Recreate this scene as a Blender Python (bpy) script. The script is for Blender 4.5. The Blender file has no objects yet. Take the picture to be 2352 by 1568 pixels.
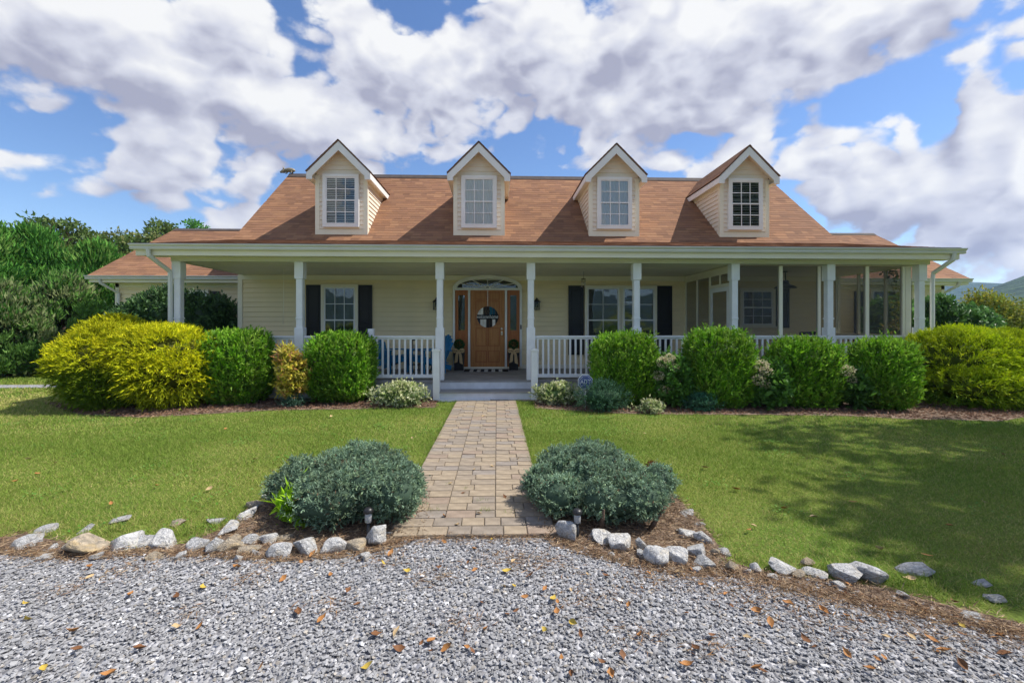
import bpy, bmesh, math, random
import numpy as np
from mathutils import Matrix, Vector

scene = bpy.context.scene
col = scene.collection
RAD = math.radians
rng = np.random.default_rng(7)
random.seed(7)

# ------------------------------------------------------------------ camera
CAM_H = 1.5
YAW = RAD(1.9)
cam_d = bpy.data.cameras.new("camera")
cam = bpy.data.objects.new("camera", cam_d)
col.objects.link(cam)
cam.location = (0, 0, CAM_H)
cam.rotation_euler = (RAD(90), 0, -YAW)
cam_d.sensor_width = 36.0
cam_d.lens = 16.0
cam_d.shift_y = -(784 - 746) / 2352.0
cam_d.clip_start = 0.05
cam_d.clip_end = 6000
scene.camera = cam

# ------------------------------------------------------------------ light
SUN_EL, SUN_AZ = 54.0, 3.0          # azimuth: degrees behind the facade plane, from +X
sx = math.cos(RAD(SUN_EL)) * math.cos(RAD(SUN_AZ))
sy = math.cos(RAD(SUN_EL)) * math.sin(RAD(SUN_AZ))
sz = math.sin(RAD(SUN_EL))
sun_d = bpy.data.lights.new("sun", 'SUN')
sun_d.energy = 3.35
sun_d.angle = RAD(0.53)
sun_d.color = (1.0, 0.945, 0.86)
sun = bpy.data.objects.new("sun", sun_d)
sun.rotation_euler = Vector((-sx, -sy, -sz)).to_track_quat('-Z', 'Y').to_euler()
sun.location = (20, 2, 30)
col.objects.link(sun)

scene.view_settings.view_transform = 'Standard'
scene.view_settings.look = 'None'
scene.view_settings.exposure = 0.92
scene.view_settings.gamma = 1.0
scene.view_settings.use_curve_mapping = False
scene.render.engine = 'CYCLES'
cy = scene.cycles
cy.use_denoising = True
cy.max_bounces = 7
cy.diffuse_bounces = 4
cy.glossy_bounces = 3
cy.transmission_bounces = 4
cy.transparent_max_bounces = 16
cy.volume_bounces = 1
cy.caustics_reflective = False
cy.caustics_refractive = False
cy.sample_clamp_indirect = 6.0

# picture coordinates (2352 px wide) <-> world, used to measure the photograph
F_PX, CX, CY_ = 16.0 / 36.0 * 2352, 1176.0, 746.0
CS, SN = math.cos(YAW), math.sin(YAW)
def at(u, v, Y):
    """the point on the vertical plane y = Y seen at (u, v)"""
    a = (u - CX) / F_PX
    t = Y / (CS - SN * a)
    return Vector((t * (SN + CS * a), Y, CAM_H + t * (CY_ - v) / F_PX))
def gp(u, v, z=0.0):
    """the point on the ground seen at (u, v)"""
    t = (CAM_H - z) * F_PX / (v - CY_)
    a = (u - CX) / F_PX
    return Vector((t * (SN + CS * a), t * (CS - SN * a), z))
def X(u, Y):
    return at(u, CY_, Y).x
def Z(u, v, Y):
    return at(u, v, Y).z

# ------------------------------------------------------------------ sky
world = bpy.data.worlds.new("World")
scene.world = world
world.use_nodes = True
nt = world.node_tree
nt.nodes.clear()

def nd(tree, typ, **kw):
    n = tree.nodes.new(typ)
    for k, v in kw.items():
        if k.startswith('i_'):
            n.inputs[int(k[2:])].default_value = v
        else:
            setattr(n, k, v)
    return n
def lk(tree, a, b):
    tree.links.new(a, b)
def mth(tree, op, a, b=None, clamp=False):
    n = tree.nodes.new('ShaderNodeMath'); n.operation = op; n.use_clamp = clamp
    for i, s in enumerate((a, b)):
        if s is None: continue
        if isinstance(s, (int, float)): n.inputs[i].default_value = s
        else: tree.links.new(s, n.inputs[i])
    return n.outputs[0]
def vmth(tree, op, a, b=None):
    n = tree.nodes.new('ShaderNodeVectorMath'); n.operation = op
    for i, s in enumerate((a, b)):
        if s is None: continue
        if isinstance(s, (tuple, list)): n.inputs[i].default_value = s
        else: tree.links.new(s, n.inputs[i])
    return n.outputs['Value'] if op in ('LENGTH', 'DOT_PRODUCT') else n.outputs[0]

# cumulus: (u, v, half-width, half-height, weight) as measured in the photograph
CLOUDS = [
 (60, 60, 420, 150, 1.0), (330, 110, 330, 150, 1.0), (560, 60, 170, 90, .95), (420, 215, 260, 70, .8), (620, 215, 230, 85, .95),
 (890, 130, 200, 130, 1.0), (1010, 200, 230, 110, .95), (1180, 110, 190, 130, 1.0), (1300, 190, 230, 110, .9),
 (1480, 90, 230, 130, 1.0), (1640, 130, 250, 120, 1.0), (1830, 80, 270, 120, 1.0), (2050, 60, 260, 90, .95), (2260, 5, 200, 55, .9),
 (1690, 235, 180, 75, .9), (1560, 200, 220, 110, .9), (1880, 200, 100, 70, .7), (1380, 290, 170, 70, .75), (1210, 250, 130, 60, .65),
 (400, 335, 150, 90, 1.0), (330, 385, 150, 48, .95), (490, 390, 110, 50, .85), (600, 345, 110, 60, .72), (700, 290, 230, 50, .8), (850, 330, 220, 50, .62), (960, 370, 130, 42, .6),
 (45, 385, 85, 60, .78), (10, 340, 50, 40, .6), (185, 272, 55, 30, .75), (190, 328, 62, 22, .72), (30, 495, 90, 34, .8), (170, 522, 60, 20, .6), (560, 510, 100, 28, .55), (300, 540, 190, 30, .5),
 (2250, 230, 140, 130, 1.0), (2330, 300, 120, 120, 1.0), (2200, 380, 190, 70, .95), (2000, 425, 200, 65, .95), (2120, 470, 260, 50, .95), (2310, 470, 160, 50, .8),
 (1950, 325, 130, 26, .7), (1500, 240, 60, 40, .6), (1590, 360, 130, 32, .66), (1480, 345, 70, 30, .6), (1290, 385, 80, 26, .6), (970, 275, 70, 60, .6),
 (2270, 590, 190, 80, 1.0), (2180, 540, 200, 45, .85), (2340, 530, 120, 60, .9), (2060, 560, 130, 28, .6), (1780, 380, 50, 25, .5), (780, 370, 150, 45, .75), (1060, 330, 100, 45, .5), (1640, 385, 160, 30, .75),
]
def cloud_az_el(u, v):
    a = (u - CX) / F_PX
    d = Vector((SN + CS * a, CS - SN * a, (CY_ - v) / F_PX)).normalized()
    return math.atan2(d.x, d.y), math.asin(d.z)
AZ_MAX, EL_MAX, NCOL, NROW = RAD(54.0), RAD(38.5), 32, 12
cover = np.zeros((NROW, NCOL))                       # cloud cover over azimuth and elevation
for r in range(NROW):
    for c in range(NCOL):
        az = (c / (NCOL - 1) * 2 - 1) * AZ_MAX
        el = r / (NROW - 1) * EL_MAX
        for (u, v, ru, rv, w) in CLOUDS:
            a_, e_ = cloud_az_el(u, v)
            a1, _ = cloud_az_el(u + ru, v); a0, _ = cloud_az_el(u - ru, v)
            _, e1 = cloud_az_el(u, v - rv); _, e0 = cloud_az_el(u, v + rv)
            ra, re = max((a1 - a0) / 2, RAD(2.0)), max((e1 - e0) / 2, RAD(1.6))
            L = math.hypot((az - a_) / ra, (el - e_) / re) / 1.45
            x_ = max(0.0, 1 - L)
            cover[r, c] = max(cover[r, c], w * x_ * x_ * (3 - 2 * x_))
def cloud_group(gname, detail):
    gt = bpy.data.node_groups.new(gname, 'ShaderNodeTree')
    gt.interface.new_socket("Direction", in_out='INPUT', socket_type='NodeSocketVector')
    gt.interface.new_socket("Offset", in_out='INPUT', socket_type='NodeSocketVector')
    gt.interface.new_socket("Field", in_out='OUTPUT', socket_type='NodeSocketFloat')
    gi = gt.nodes.new('NodeGroupInput'); go = gt.nodes.new('NodeGroupOutput')
    dirv = vmth(gt, 'ADD', gi.outputs[0], gi.outputs[1])
    nvec = vmth(gt, 'MULTIPLY', dirv, (1.0, 1.0, 1.5))
    wn = nd(gt, 'ShaderNodeTexNoise'); wn.inputs['Scale'].default_value = 6.5; wn.inputs['Detail'].default_value = 2.0
    lk(gt, nvec, wn.inputs['Vector'])
    warp = vmth(gt, 'MULTIPLY', vmth(gt, 'SUBTRACT', wn.outputs['Color'], (.5, .5, .5)), (.16, .16, .13))
    sep = nd(gt, 'ShaderNodeSeparateXYZ'); lk(gt, vmth(gt, 'NORMALIZE', vmth(gt, 'ADD', dirv, warp)), sep.inputs[0])
    # the sky all round goes on as mirrored repeats of the part in view
    az_s = mth(gt, 'PINGPONG', mth(gt, 'ADD', mth(gt, 'ARCTAN2', sep.outputs[0], sep.outputs[1]), AZ_MAX), 2 * AZ_MAX)
    azf = mth(gt, 'DIVIDE', az_s, 2 * AZ_MAX)
    elr = mth(gt, 'DIVIDE', mth(gt, 'PINGPONG', mth(gt, 'MAXIMUM', mth(gt, 'ARCSINE', sep.outputs[2]), 0.0), EL_MAX), EL_MAX / (NROW - 1))
    acc = None
    for k in range(0, NROW, 3):
        rp = gt.nodes.new('ShaderNodeValToRGB'); lk(gt, azf, rp.inputs[0])
        els = rp.color_ramp.elements
        rp.color_ramp.interpolation = 'EASE'
        while len(els) < NCOL: els.new(.5)
        for c in range(NCOL): els[c].position = c / (NCOL - 1)
        for c in range(NCOL): els[c].color = (cover[k, c], cover[k + 1, c], cover[k + 2, c], 1)
        sc_ = nd(gt, 'ShaderNodeSeparateColor'); lk(gt, rp.outputs[0], sc_.inputs[0])
        for m in range(3):
            wgt = mth(gt, 'SUBTRACT', 1.0, mth(gt, 'ABSOLUTE', mth(gt, 'SUBTRACT', elr, float(k + m))), clamp=True)
            t_ = mth(gt, 'MULTIPLY', wgt, sc_.outputs[m])
            acc = t_ if acc is None else mth(gt, 'ADD', acc, t_)
    fb = nd(gt, 'ShaderNodeTexNoise'); fb.inputs['Scale'].default_value = 8.0; fb.inputs['Detail'].default_value = detail; fb.inputs['Roughness'].default_value = .56
    lk(gt, nvec, fb.inputs['Vector'])
    bl = nd(gt, 'ShaderNodeTexNoise'); bl.inputs['Scale'].default_value = 13.0; bl.inputs['Detail'].default_value = 1.0
    lk(gt, vmth(gt, 'ADD', nvec, vmth(gt, 'MULTIPLY', fb.outputs['Color'], (.06, .06, .06))), bl.inputs['Vector'])
    puff = mth(gt, 'MULTIPLY', mth(gt, 'SUBTRACT', mth(gt, 'ABSOLUTE', mth(gt, 'SUBTRACT', bl.outputs['Fac'], .5)), .08), 1.3)
    nz = mth(gt, 'MULTIPLY', mth(gt, 'SUBTRACT', fb.outputs['Fac'], .5), 1.35)
    lk(gt, mth(gt, 'ADD', mth(gt, 'ADD', acc, nz), puff), go.inputs[0])
    return gt
G_FINE, G_SOFT = cloud_group('cloud_field', 8.0), cloud_group('cloud_bulk', 3.2)

tc = nd(nt, 'ShaderNodeTexCoord')
dn = vmth(nt, 'NORMALIZE', tc.outputs['Generated'])
def field(offset, tree):
    g = nt.nodes.new('ShaderNodeGroup'); g.node_tree = tree
    lk(nt, dn, g.inputs[0]); g.inputs[1].default_value = offset
    return g.outputs[0]
f1 = field((0, 0, 0), G_FINE); g1 = field((0, 0, 0), G_SOFT); f2 = field((.022, -.004, .046), G_SOFT)
al = nt.nodes.new('ShaderNodeMapRange'); al.interpolation_type = 'SMOOTHSTEP'
lk(nt, f1, al.inputs[0]); al.inputs[1].default_value = .20; al.inputs[2].default_value = .42
sh1 = mth(nt, 'MULTIPLY', mth(nt, 'ADD', mth(nt, 'SUBTRACT', g1, f2), mth(nt, 'MULTIPLY', mth(nt, 'SUBTRACT', f1, g1), 1.0)), 1.1)
thick = mth(nt, 'MULTIPLY', mth(nt, 'SUBTRACT', g1, .55), -.30)
lum = mth(nt, 'ADD', mth(nt, 'ADD', sh1, thick), .50, clamp=True)
ramp = nt.nodes.new('ShaderNodeValToRGB'); lk(nt, lum, ramp.inputs[0])
ramp.color_ramp.elements[0].position = .05; ramp.color_ramp.elements[0].color = (.43, .44, .56, 1)
ramp.color_ramp.elements[1].position = .95; ramp.color_ramp.elements[1].color = (1.0, 1.0, 1.0, 1)
e = ramp.color_ramp.elements.new(.5); e.color = (.73, .745, .84, 1)
sky = nt.nodes.new('ShaderNodeTexSky'); sky.sky_type = 'NISHITA'; sky.sun_disc = False
sky.sun_elevation = RAD(SUN_EL); sky.sun_rotation = RAD(90 - SUN_AZ)
sky.altitude = 300; sky.air_density = 1.0; sky.dust_density = .15; sky.ozone_density = 2.2
bg = nt.nodes.new('ShaderNodeBackground'); bg.inputs[1].default_value = .09
hs = nt.nodes.new('ShaderNodeHueSaturation'); hs.inputs['Saturation'].default_value = 1.14; hs.inputs['Hue'].default_value = .507; hs.inputs['Value'].default_value = 1.0
lk(nt, sky.outputs[0], hs.inputs['Color']); lk(nt, hs.outputs[0], bg.inputs[0])
bgc = nt.nodes.new('ShaderNodeBackground'); bgc.inputs[1].default_value = .51
lk(nt, ramp.outputs[0], bgc.inputs[0])
mx = nt.nodes.new('ShaderNodeMixShader')
lk(nt, al.outputs[0], mx.inputs[0]); lk(nt, bg.outputs[0], mx.inputs[1]); lk(nt, bgc.outputs[0], mx.inputs[2])
wo = nt.nodes.new('ShaderNodeOutputWorld'); lk(nt, mx.outputs[0], wo.inputs[0])
world.cycles.sampling_method = 'MANUAL'; world.cycles.sample_map_resolution = 512

# ------------------------------------------------------------------ helpers
def mat(name, base, rough=.6, var=0.0, scale=4.0, bump=0.0, bscale=40.0, spec=.3, base2=None, metal=0.0, stretch=(1, 1, 1), detail=5.0):
    m = bpy.data.materials.new(name); m.use_nodes = True
    t = m.node_tree; b = t.nodes['Principled BSDF']
    b.inputs['Roughness'].default_value = rough
    b.inputs['Specular IOR Level'].default_value = spec
    b.inputs['Metallic'].default_value = metal
    b.inputs['Base Color'].default_value = (*base, 1)
    tcn = nd(t, 'ShaderNodeTexCoord')
    if var or base2:
        mp = vmth(t, 'MULTIPLY', tcn.outputs['Object'], stretch)
        n = nd(t, 'ShaderNodeTexNoise'); n.inputs['Scale'].default_value = scale; n.inputs['Detail'].default_value = detail
        lk(t, mp, n.inputs['Vector'])
        r = nd(t, 'ShaderNodeValToRGB'); lk(t, n.outputs['Fac'], r.inputs[0])
        lo = base if base2 else tuple(c * (1 - var) for c in base)
        hi = base2 if base2 else tuple(min(1, c * (1 + var)) for c in base)
        r.color_ramp.elements[0].position = .3; r.color_ramp.elements[0].color = (*lo, 1)
        r.color_ramp.elements[1].position = .7; r.color_ramp.elements[1].color = (*hi, 1)
        lk(t, r.outputs[0], b.inputs['Base Color'])
    if bump:
        n2 = nd(t, 'ShaderNodeTexNoise'); n2.inputs['Scale'].default_value = bscale; n2.inputs['Detail'].default_value = 4
        lk(t, tcn.outputs['Object'], n2.inputs['Vector'])
        bp = nd(t, 'ShaderNodeBump'); bp.inputs['Strength'].default_value = bump; bp.inputs['Distance'].default_value = .02
        lk(t, n2.outputs['Fac'], bp.inputs['Height']); lk(t, bp.outputs[0], b.inputs['Normal'])
    return m

def attr_mat(name, rough=.7, transl=0.0, spec=.25, noise=0.0, nscale=60.0, bump=0.0):
    """colour from the mesh's own 'Col' attribute; leaves let some light through"""
    m = bpy.data.materials.new(name); m.use_nodes = True
    t = m.node_tree; b = t.nodes['Principled BSDF']; out = t.nodes['Material Output']
    a = nd(t, 'ShaderNodeAttribute'); a.attribute_name = 'Col'
    c = a.outputs['Color']
    tcn = nd(t, 'ShaderNodeTexCoord')
    if noise or bump:
        n = nd(t, 'ShaderNodeTexNoise'); n.inputs['Scale'].default_value = nscale; n.inputs['Detail'].default_value = 4
        lk(t, tcn.outputs['Object'], n.inputs['Vector'])
    if noise:
        k = mth(t, 'ADD', mth(t, 'MULTIPLY', mth(t, 'SUBTRACT', n.outputs['Fac'], .5), 2 * noise), 1.0)
        c = vmth(t, 'MULTIPLY', c, nd_comb(t, k))
    lk(t, c, b.inputs['Base Color'])
    b.inputs['Roughness'].default_value = rough; b.inputs['Specular IOR Level'].default_value = spec
    if bump:
        bp = nd(t, 'ShaderNodeBump'); bp.inputs['Strength'].default_value = bump; bp.inputs['Distance'].default_value = .01
        lk(t, n.outputs['Fac'], bp.inputs['Height']); lk(t, bp.outputs[0], b.inputs['Normal'])
    if transl:
        tr = nd(t, 'ShaderNodeBsdfTranslucent'); lk(t, c, tr.inputs[0])
        ms = nd(t, 'ShaderNodeMixShader'); ms.inputs[0].default_value = transl
        lk(t, b.outputs[0], ms.inputs[1]); lk(t, tr.outputs[0], ms.inputs[2]); lk(t, ms.outputs[0], out.inputs[0])
    return m
def nd_comb(t, s):
    c = nd(t, 'ShaderNodeCombineXYZ')
    for i in range(3): lk(t, s, c.inputs[i])
    return c.outputs[0]

def wmat(o):
    m = o.matrix_basis.copy()
    if o.parent is not None:
        m = wmat(o.parent) @ o.matrix_parent_inverse @ m
    return m
def link(o, parent=None, keep=True):
    col.objects.link(o)
    if parent is not None:
        o.parent = parent
        if keep: o.matrix_parent_inverse = wmat(parent).inverted()
    return o
def tag(o, label=None, cat=None, group=None, kind=None):
    for k, v in (('label', label), ('category', cat), ('group', group), ('kind', kind)):
        if v: o[k] = v
    return o
def empty(name, loc, rz=0.0, label=None, cat=None, group=None):
    o = bpy.data.objects.new(name, None); o.location = loc; o.rotation_euler = (0, 0, rz)
    o.empty_display_size = .2
    col.objects.link(o)
    return tag(o, label, cat, group)
def npmesh(name, V, F, material, cols=None, smooth=False):
    """fast mesh from arrays; F is an (n, k) array of faces"""
    V = np.asarray(V, dtype=np.float32); F = np.asarray(F, dtype=np.int32)
    me = bpy.data.meshes.new(name)
    me.vertices.add(len(V)); me.vertices.foreach_set('co', V.ravel())
    k = F.shape[1]
    me.loops.add(F.size); me.loops.foreach_set('vertex_index', F.ravel())
    me.polygons.add(len(F)); me.polygons.foreach_set('loop_start', np.arange(0, F.size, k, dtype=np.int32))
    me.polygons.foreach_set('use_smooth', np.full(len(F), smooth, dtype=bool))
    me.update(calc_edges=True); me.validate()
    if cols is not None:
        ca = me.color_attributes.new('Col', 'FLOAT_COLOR', 'POINT')
        c4 = np.ones((len(V), 4), dtype=np.float32); c4[:, :3] = cols
        ca.data.foreach_set('color', c4.ravel())
    if material: me.materials.append(material)
    return me
def meshobj(name, me, parent=None, keep=True):
    return link(bpy.data.objects.new(name, me), parent, keep)
BOXF = np.array([(0, 3, 2, 1), (4, 5, 6, 7), (0, 1, 5, 4), (1, 2, 6, 5), (2, 3, 7, 6), (3, 0, 4, 7)])
def boxv(x0, x1, y0, y1, z0, z1):
    return np.array([(x0, y0, z0), (x1, y0, z0), (x1, y1, z0), (x0, y1, z0), (x0, y0, z1), (x1, y0, z1), (x1, y1, z1), (x0, y1, z1)], dtype=float)
def box(name, parent, material, x0, x1, y0, y1, z0, z1, bevel=0.0):
    me = npmesh(name, boxv(x0, x1, y0, y1, z0, z1), BOXF, material)
    if bevel:
        bm = bmesh.new(); bm.from_mesh(me)
        bmesh.ops.bevel(bm, geom=bm.edges[:], offset=bevel, segments=2, affect='EDGES', profile=.5)
        bm.to_mesh(me); bm.free()
    return meshobj(name, me, parent)
def boxes(name, parent, material, lst, bevel=0.0):
    V = np.concatenate([boxv(*b) for b in lst]); F = np.concatenate([BOXF + 8 * i for i in range(len(lst))])
    me = npmesh(name, V, F, material)
    if bevel:
        bm = bmesh.new(); bm.from_mesh(me)
        bmesh.ops.bevel(bm, geom=bm.edges[:], offset=bevel, segments=1, affect='EDGES')
        bm.to_mesh(me); bm.free()
    return meshobj(name, me, parent)
def prism(name, parent, material, prof, axis, a0, a1, keep=True):
    """extrude a polygon; axis 'x': prof is (y, z); 'y': (x, z); 'z': (x, y)"""
    bm = bmesh.new()
    def pt(p, a):
        return {'x': (a, p[0], p[1]), 'y': (p[0], a, p[1]), 'z': (p[0], p[1], a)}[axis]
    A = [bm.verts.new(pt(p, a0)) for p in prof]; B = [bm.verts.new(pt(p, a1)) for p in prof]
    bm.faces.new(A); bm.faces.new(B[::-1])
    for i in range(len(prof)):
        j = (i + 1) % len(prof); bm.faces.new((A[i], B[i], B[j], A[j]))
    bmesh.ops.recalc_face_normals(bm, faces=bm.faces[:])
    me = bpy.data.meshes.new(name); bm.to_mesh(me); bm.free(); me.materials.append(material)
    return meshobj(name, me, parent, keep)
def tube_mesh(name, pts, rad, material, seg=8, smooth=True):
    """tapered tube through points"""
    pts = [Vector(p) for p in pts]; n = len(pts)
    if not hasattr(rad, '__len__'): rad = [rad] * n
    V, F = [], []
    for i, p in enumerate(pts):
        d = (pts[min(i + 1, n - 1)] - pts[max(i - 1, 0)]).normalized()
        a = d.orthogonal().normalized() if i == 0 else (a - d * a.dot(d)).normalized()
        b = d.cross(a)
        for k in range(seg):
            th = 2 * math.pi * k / seg
            V.append(p + (a * math.cos(th) + b * math.sin(th)) * rad[i])
    for i in range(n - 1):
        for k in range(seg):
            k2 = (k + 1) % seg
            F.append((i * seg + k, i * seg + k2, (i + 1) * seg + k2, (i + 1) * seg + k))
    nb = len(V); V.append(pts[0]); V.append(pts[-1])
    for k in range(seg):
        k2 = (k + 1) % seg
        F.append((nb, k2, k, k)); F.append((nb + 1, (n - 1) * seg + k, (n - 1) * seg + k2, (n - 1) * seg + k2))
    bm = bmesh.new(); vs = [bm.verts.new(v) for v in V]
    for f in F:
        try: bm.faces.new([vs[i] for i in dict.fromkeys(f)])
        except ValueError: pass
    for f in bm.faces: f.smooth = smooth
    me = bpy.data.meshes.new(name); bm.to_mesh(me); bm.free(); me.materials.append(material)
    return me
def tube(name, parent, pts, rad, material, seg=8, smooth=True, keep=True):
    return meshobj(name, tube_mesh(name, pts, rad, material, seg, smooth), parent, keep)
def lathe(name, parent, prof, material, seg=20, loc=(0, 0, 0), smooth=True, keep=True):
    bm = bmesh.new(); rings = []
    for (r, z) in prof:
        rings.append([bm.verts.new((loc[0] + r * math.cos(2 * math.pi * k / seg), loc[1] + r * math.sin(2 * math.pi * k / seg), loc[2] + z)) for k in range(seg)])
    for a, b in zip(rings, rings[1:]):
        for k in range(seg):
            k2 = (k + 1) % seg; f = bm.faces.new((a[k], a[k2], b[k2], b[k])); f.smooth = smooth
    bm.faces.new(rings[0][::-1]); bm.faces.new(rings[-1])
    me = bpy.data.meshes.new(name); bm.to_mesh(me); bm.free(); me.materials.append(material)
    return meshobj(name, me, parent, keep)
def text_obj(name, parent, body, size, material, loc, rx=RAD(90), extrude=.002, sx_=1.0, shear=0.0):
    cu = bpy.data.curves.new(name, 'FONT'); cu.body = body; cu.size = size; cu.extrude = extrude
    cu.align_x = 'CENTER'; cu.align_y = 'CENTER'; cu.shear = shear
    tmp = bpy.data.objects.new(name, cu); col.objects.link(tmp)
    dg = bpy.context.evaluated_depsgraph_get()
    me = bpy.data.meshes.new_from_object(tmp.evaluated_get(dg))
    bpy.data.objects.remove(tmp); bpy.data.curves.remove(cu)
    me.name = name; me.materials.clear(); me.materials.append(material)
    o = bpy.data.objects.new(name, me); o.location = loc; o.rotation_euler = (rx, 0, 0); o.scale = (sx_, 1, 1)
    return link(o, parent)
class Waves:
    """smooth random field made of plane waves, about -1..1"""
    def __init__(s, seed, freq, n=24):
        r = np.random.default_rng(seed)
        d = r.normal(size=(n, 3)); d /= np.linalg.norm(d, axis=1)[:, None]
        s.k = d * (freq * r.uniform(.5, 1.9, n))[:, None]; s.p = r.uniform(0, 6.28, n); s.n = n
    def __call__(s, P):
        P = np.asarray(P, float)
        if P.shape[1] == 2: P = np.column_stack([P, np.zeros(len(P))])
        return np.sin(P @ s.k.T + s.p).sum(1) / math.sqrt(s.n) / 1.4
def in_poly(x, y, poly):
    x = np.asarray(x); y = np.asarray(y); r = np.zeros(len(x), bool)
    n = len(poly)
    for i in range(n):
        x0, y0 = poly[i][:2]; x1, y1 = poly[(i + 1) % n][:2]
        c = (y0 > y) != (y1 > y)
        r ^= c & (x < (x1 - x0) * (y - y0) / ((y1 - y0) if y1 != y0 else 1e-9) + x0)
    return r
def unit(a):
    return a / np.maximum(np.linalg.norm(a, axis=1), 1e-9)[:, None]

# ------------------------------------------------------------------ materials
M_SIDE = mat('cream_vinyl', (.84, .715, .46), .45, .08, 1.2, .04, 90)
M_SIDE_UP = mat('pale_vinyl', (.80, .72, .60), .45, .05, 1.5, .04, 90)
M_TRIM = mat('cream_trim', (.84, .79, .64), .4, .03, 2)
M_WHITE = mat('white_paint', (.82, .82, .81), .4, .04, 3, .03, 60)
M_GUTTER = mat('gutter_aluminium', (.68, .68, .64), .35, .05, 2, spec=.4)
M_POST = mat('post_paint', (.81, .82, .83), .45, .05, 5, .05, 40)
M_SOFFIT = mat('soffit_vinyl', (.83, .80, .68), .5, .04, 2)
M_DECK = mat('grey_deck_paint', (.27, .26, .26), .55, .2, 3, .1, 60)
M_RISER = mat('step_paint', (.62, .64, .69), .5, .1, 6, .1, 40)
M_SHUT = mat('black_shutter', (.012, .013, .016), .35, .2, 4)
M_DOOR = mat('stained_oak', (.38, .15, .04), .4, 0, 3.0, .12, 80, base2=(.52, .24, .075), stretch=(9, 9, .7))
M_DOOR2 = mat('red_stained_oak', (.32, .10, .025), .4, 0, 3.0, .1, 80, base2=(.44, .16, .045), stretch=(9, 9, .7))
M_DARK = mat('room_dark', (.02, .024, .024), .9)
M_ROOM = mat('room_dim', (.05, .055, .05), .9, .5, 2)
M_BLACKM = mat('black_metal', (.015, .015, .016), .4, spec=.5)
M_NICKEL = mat('brushed_nickel', (.62, .56, .48), .3, metal=.9)
M_FLASH = mat('drip_edge_shade', (.055, .045, .042), .6)  # near-black tone, also used for the shade line painted along the eave
M_BLIND = mat('blind_vinyl', (.78, .79, .73), .5)
M_CURT = mat('sheer_curtain', (.90, .91, .93), .8)
M_CONC = mat('skirt_paint', (.50, .52, .56), .7, .12, 3)

def glass_mat(name, refl, tint=(.96, .98, .98)):
    m = bpy.data.materials.new(name); m.use_nodes = True
    t = m.node_tree; t.nodes.clear()
    tr = nd(t, 'ShaderNodeBsdfTransparent'); tr.inputs[0].default_value = (*tint, 1)
    gl = nd(t, 'ShaderNodeBsdfGlossy'); gl.inputs['Roughness'].default_value = .015
    lw = nd(t, 'ShaderNodeFresnel'); lw.inputs[0].default_value = 1.5
    f = mth(t, 'MULTIPLY', lw.outputs[0], refl, clamp=True)
    ms = nd(t, 'ShaderNodeMixShader'); lk(t, f, ms.inputs[0]); lk(t, tr.outputs[0], ms.inputs[1]); lk(t, gl.outputs[0], ms.inputs[2])
    tcn = nd(t, 'ShaderNodeTexCoord'); n = nd(t, 'ShaderNodeTexNoise'); n.inputs['Scale'].default_value = 1.4
    lk(t, tcn.outputs['Object'], n.inputs['Vector'])
    bp = nd(t, 'ShaderNodeBump'); bp.inputs['Strength'].default_value = .12; bp.inputs['Distance'].default_value = .1
    lk(t, n.outputs['Fac'], bp.inputs['Height']); lk(t, bp.outputs[0], gl.inputs['Normal'])
    o = nd(t, 'ShaderNodeOutputMaterial'); lk(t, ms.outputs[0], o.inputs[0])
    return m
M_GLASS = glass_mat('window_glass', 1.7)
M_GLASS_LOW = glass_mat('upper_glass', 1.3)
def screen_mat():
    m = bpy.data.materials.new('insect_screen'); m.use_nodes = True
    t = m.node_tree; b = t.nodes['Principled BSDF']; out = t.nodes['Material Output']
    b.inputs['Base Color'].default_value = (.05, .05, .05, 1); b.inputs['Roughness'].default_value = .6
    tr = nd(t, 'ShaderNodeBsdfTransparent'); ms = nd(t, 'ShaderNodeMixShader'); ms.inputs[0].default_value = .30
    lk(t, tr.outputs[0], ms.inputs[1]); lk(t, b.outputs[0], ms.inputs[2]); lk(t, ms.outputs[0], out.inputs[0])
    return m
M_SCREEN = screen_mat()
M_SHINGLE = attr_mat('asphalt_shingle', .85, noise=.28, nscale=45, bump=.25, spec=.15)

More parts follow.
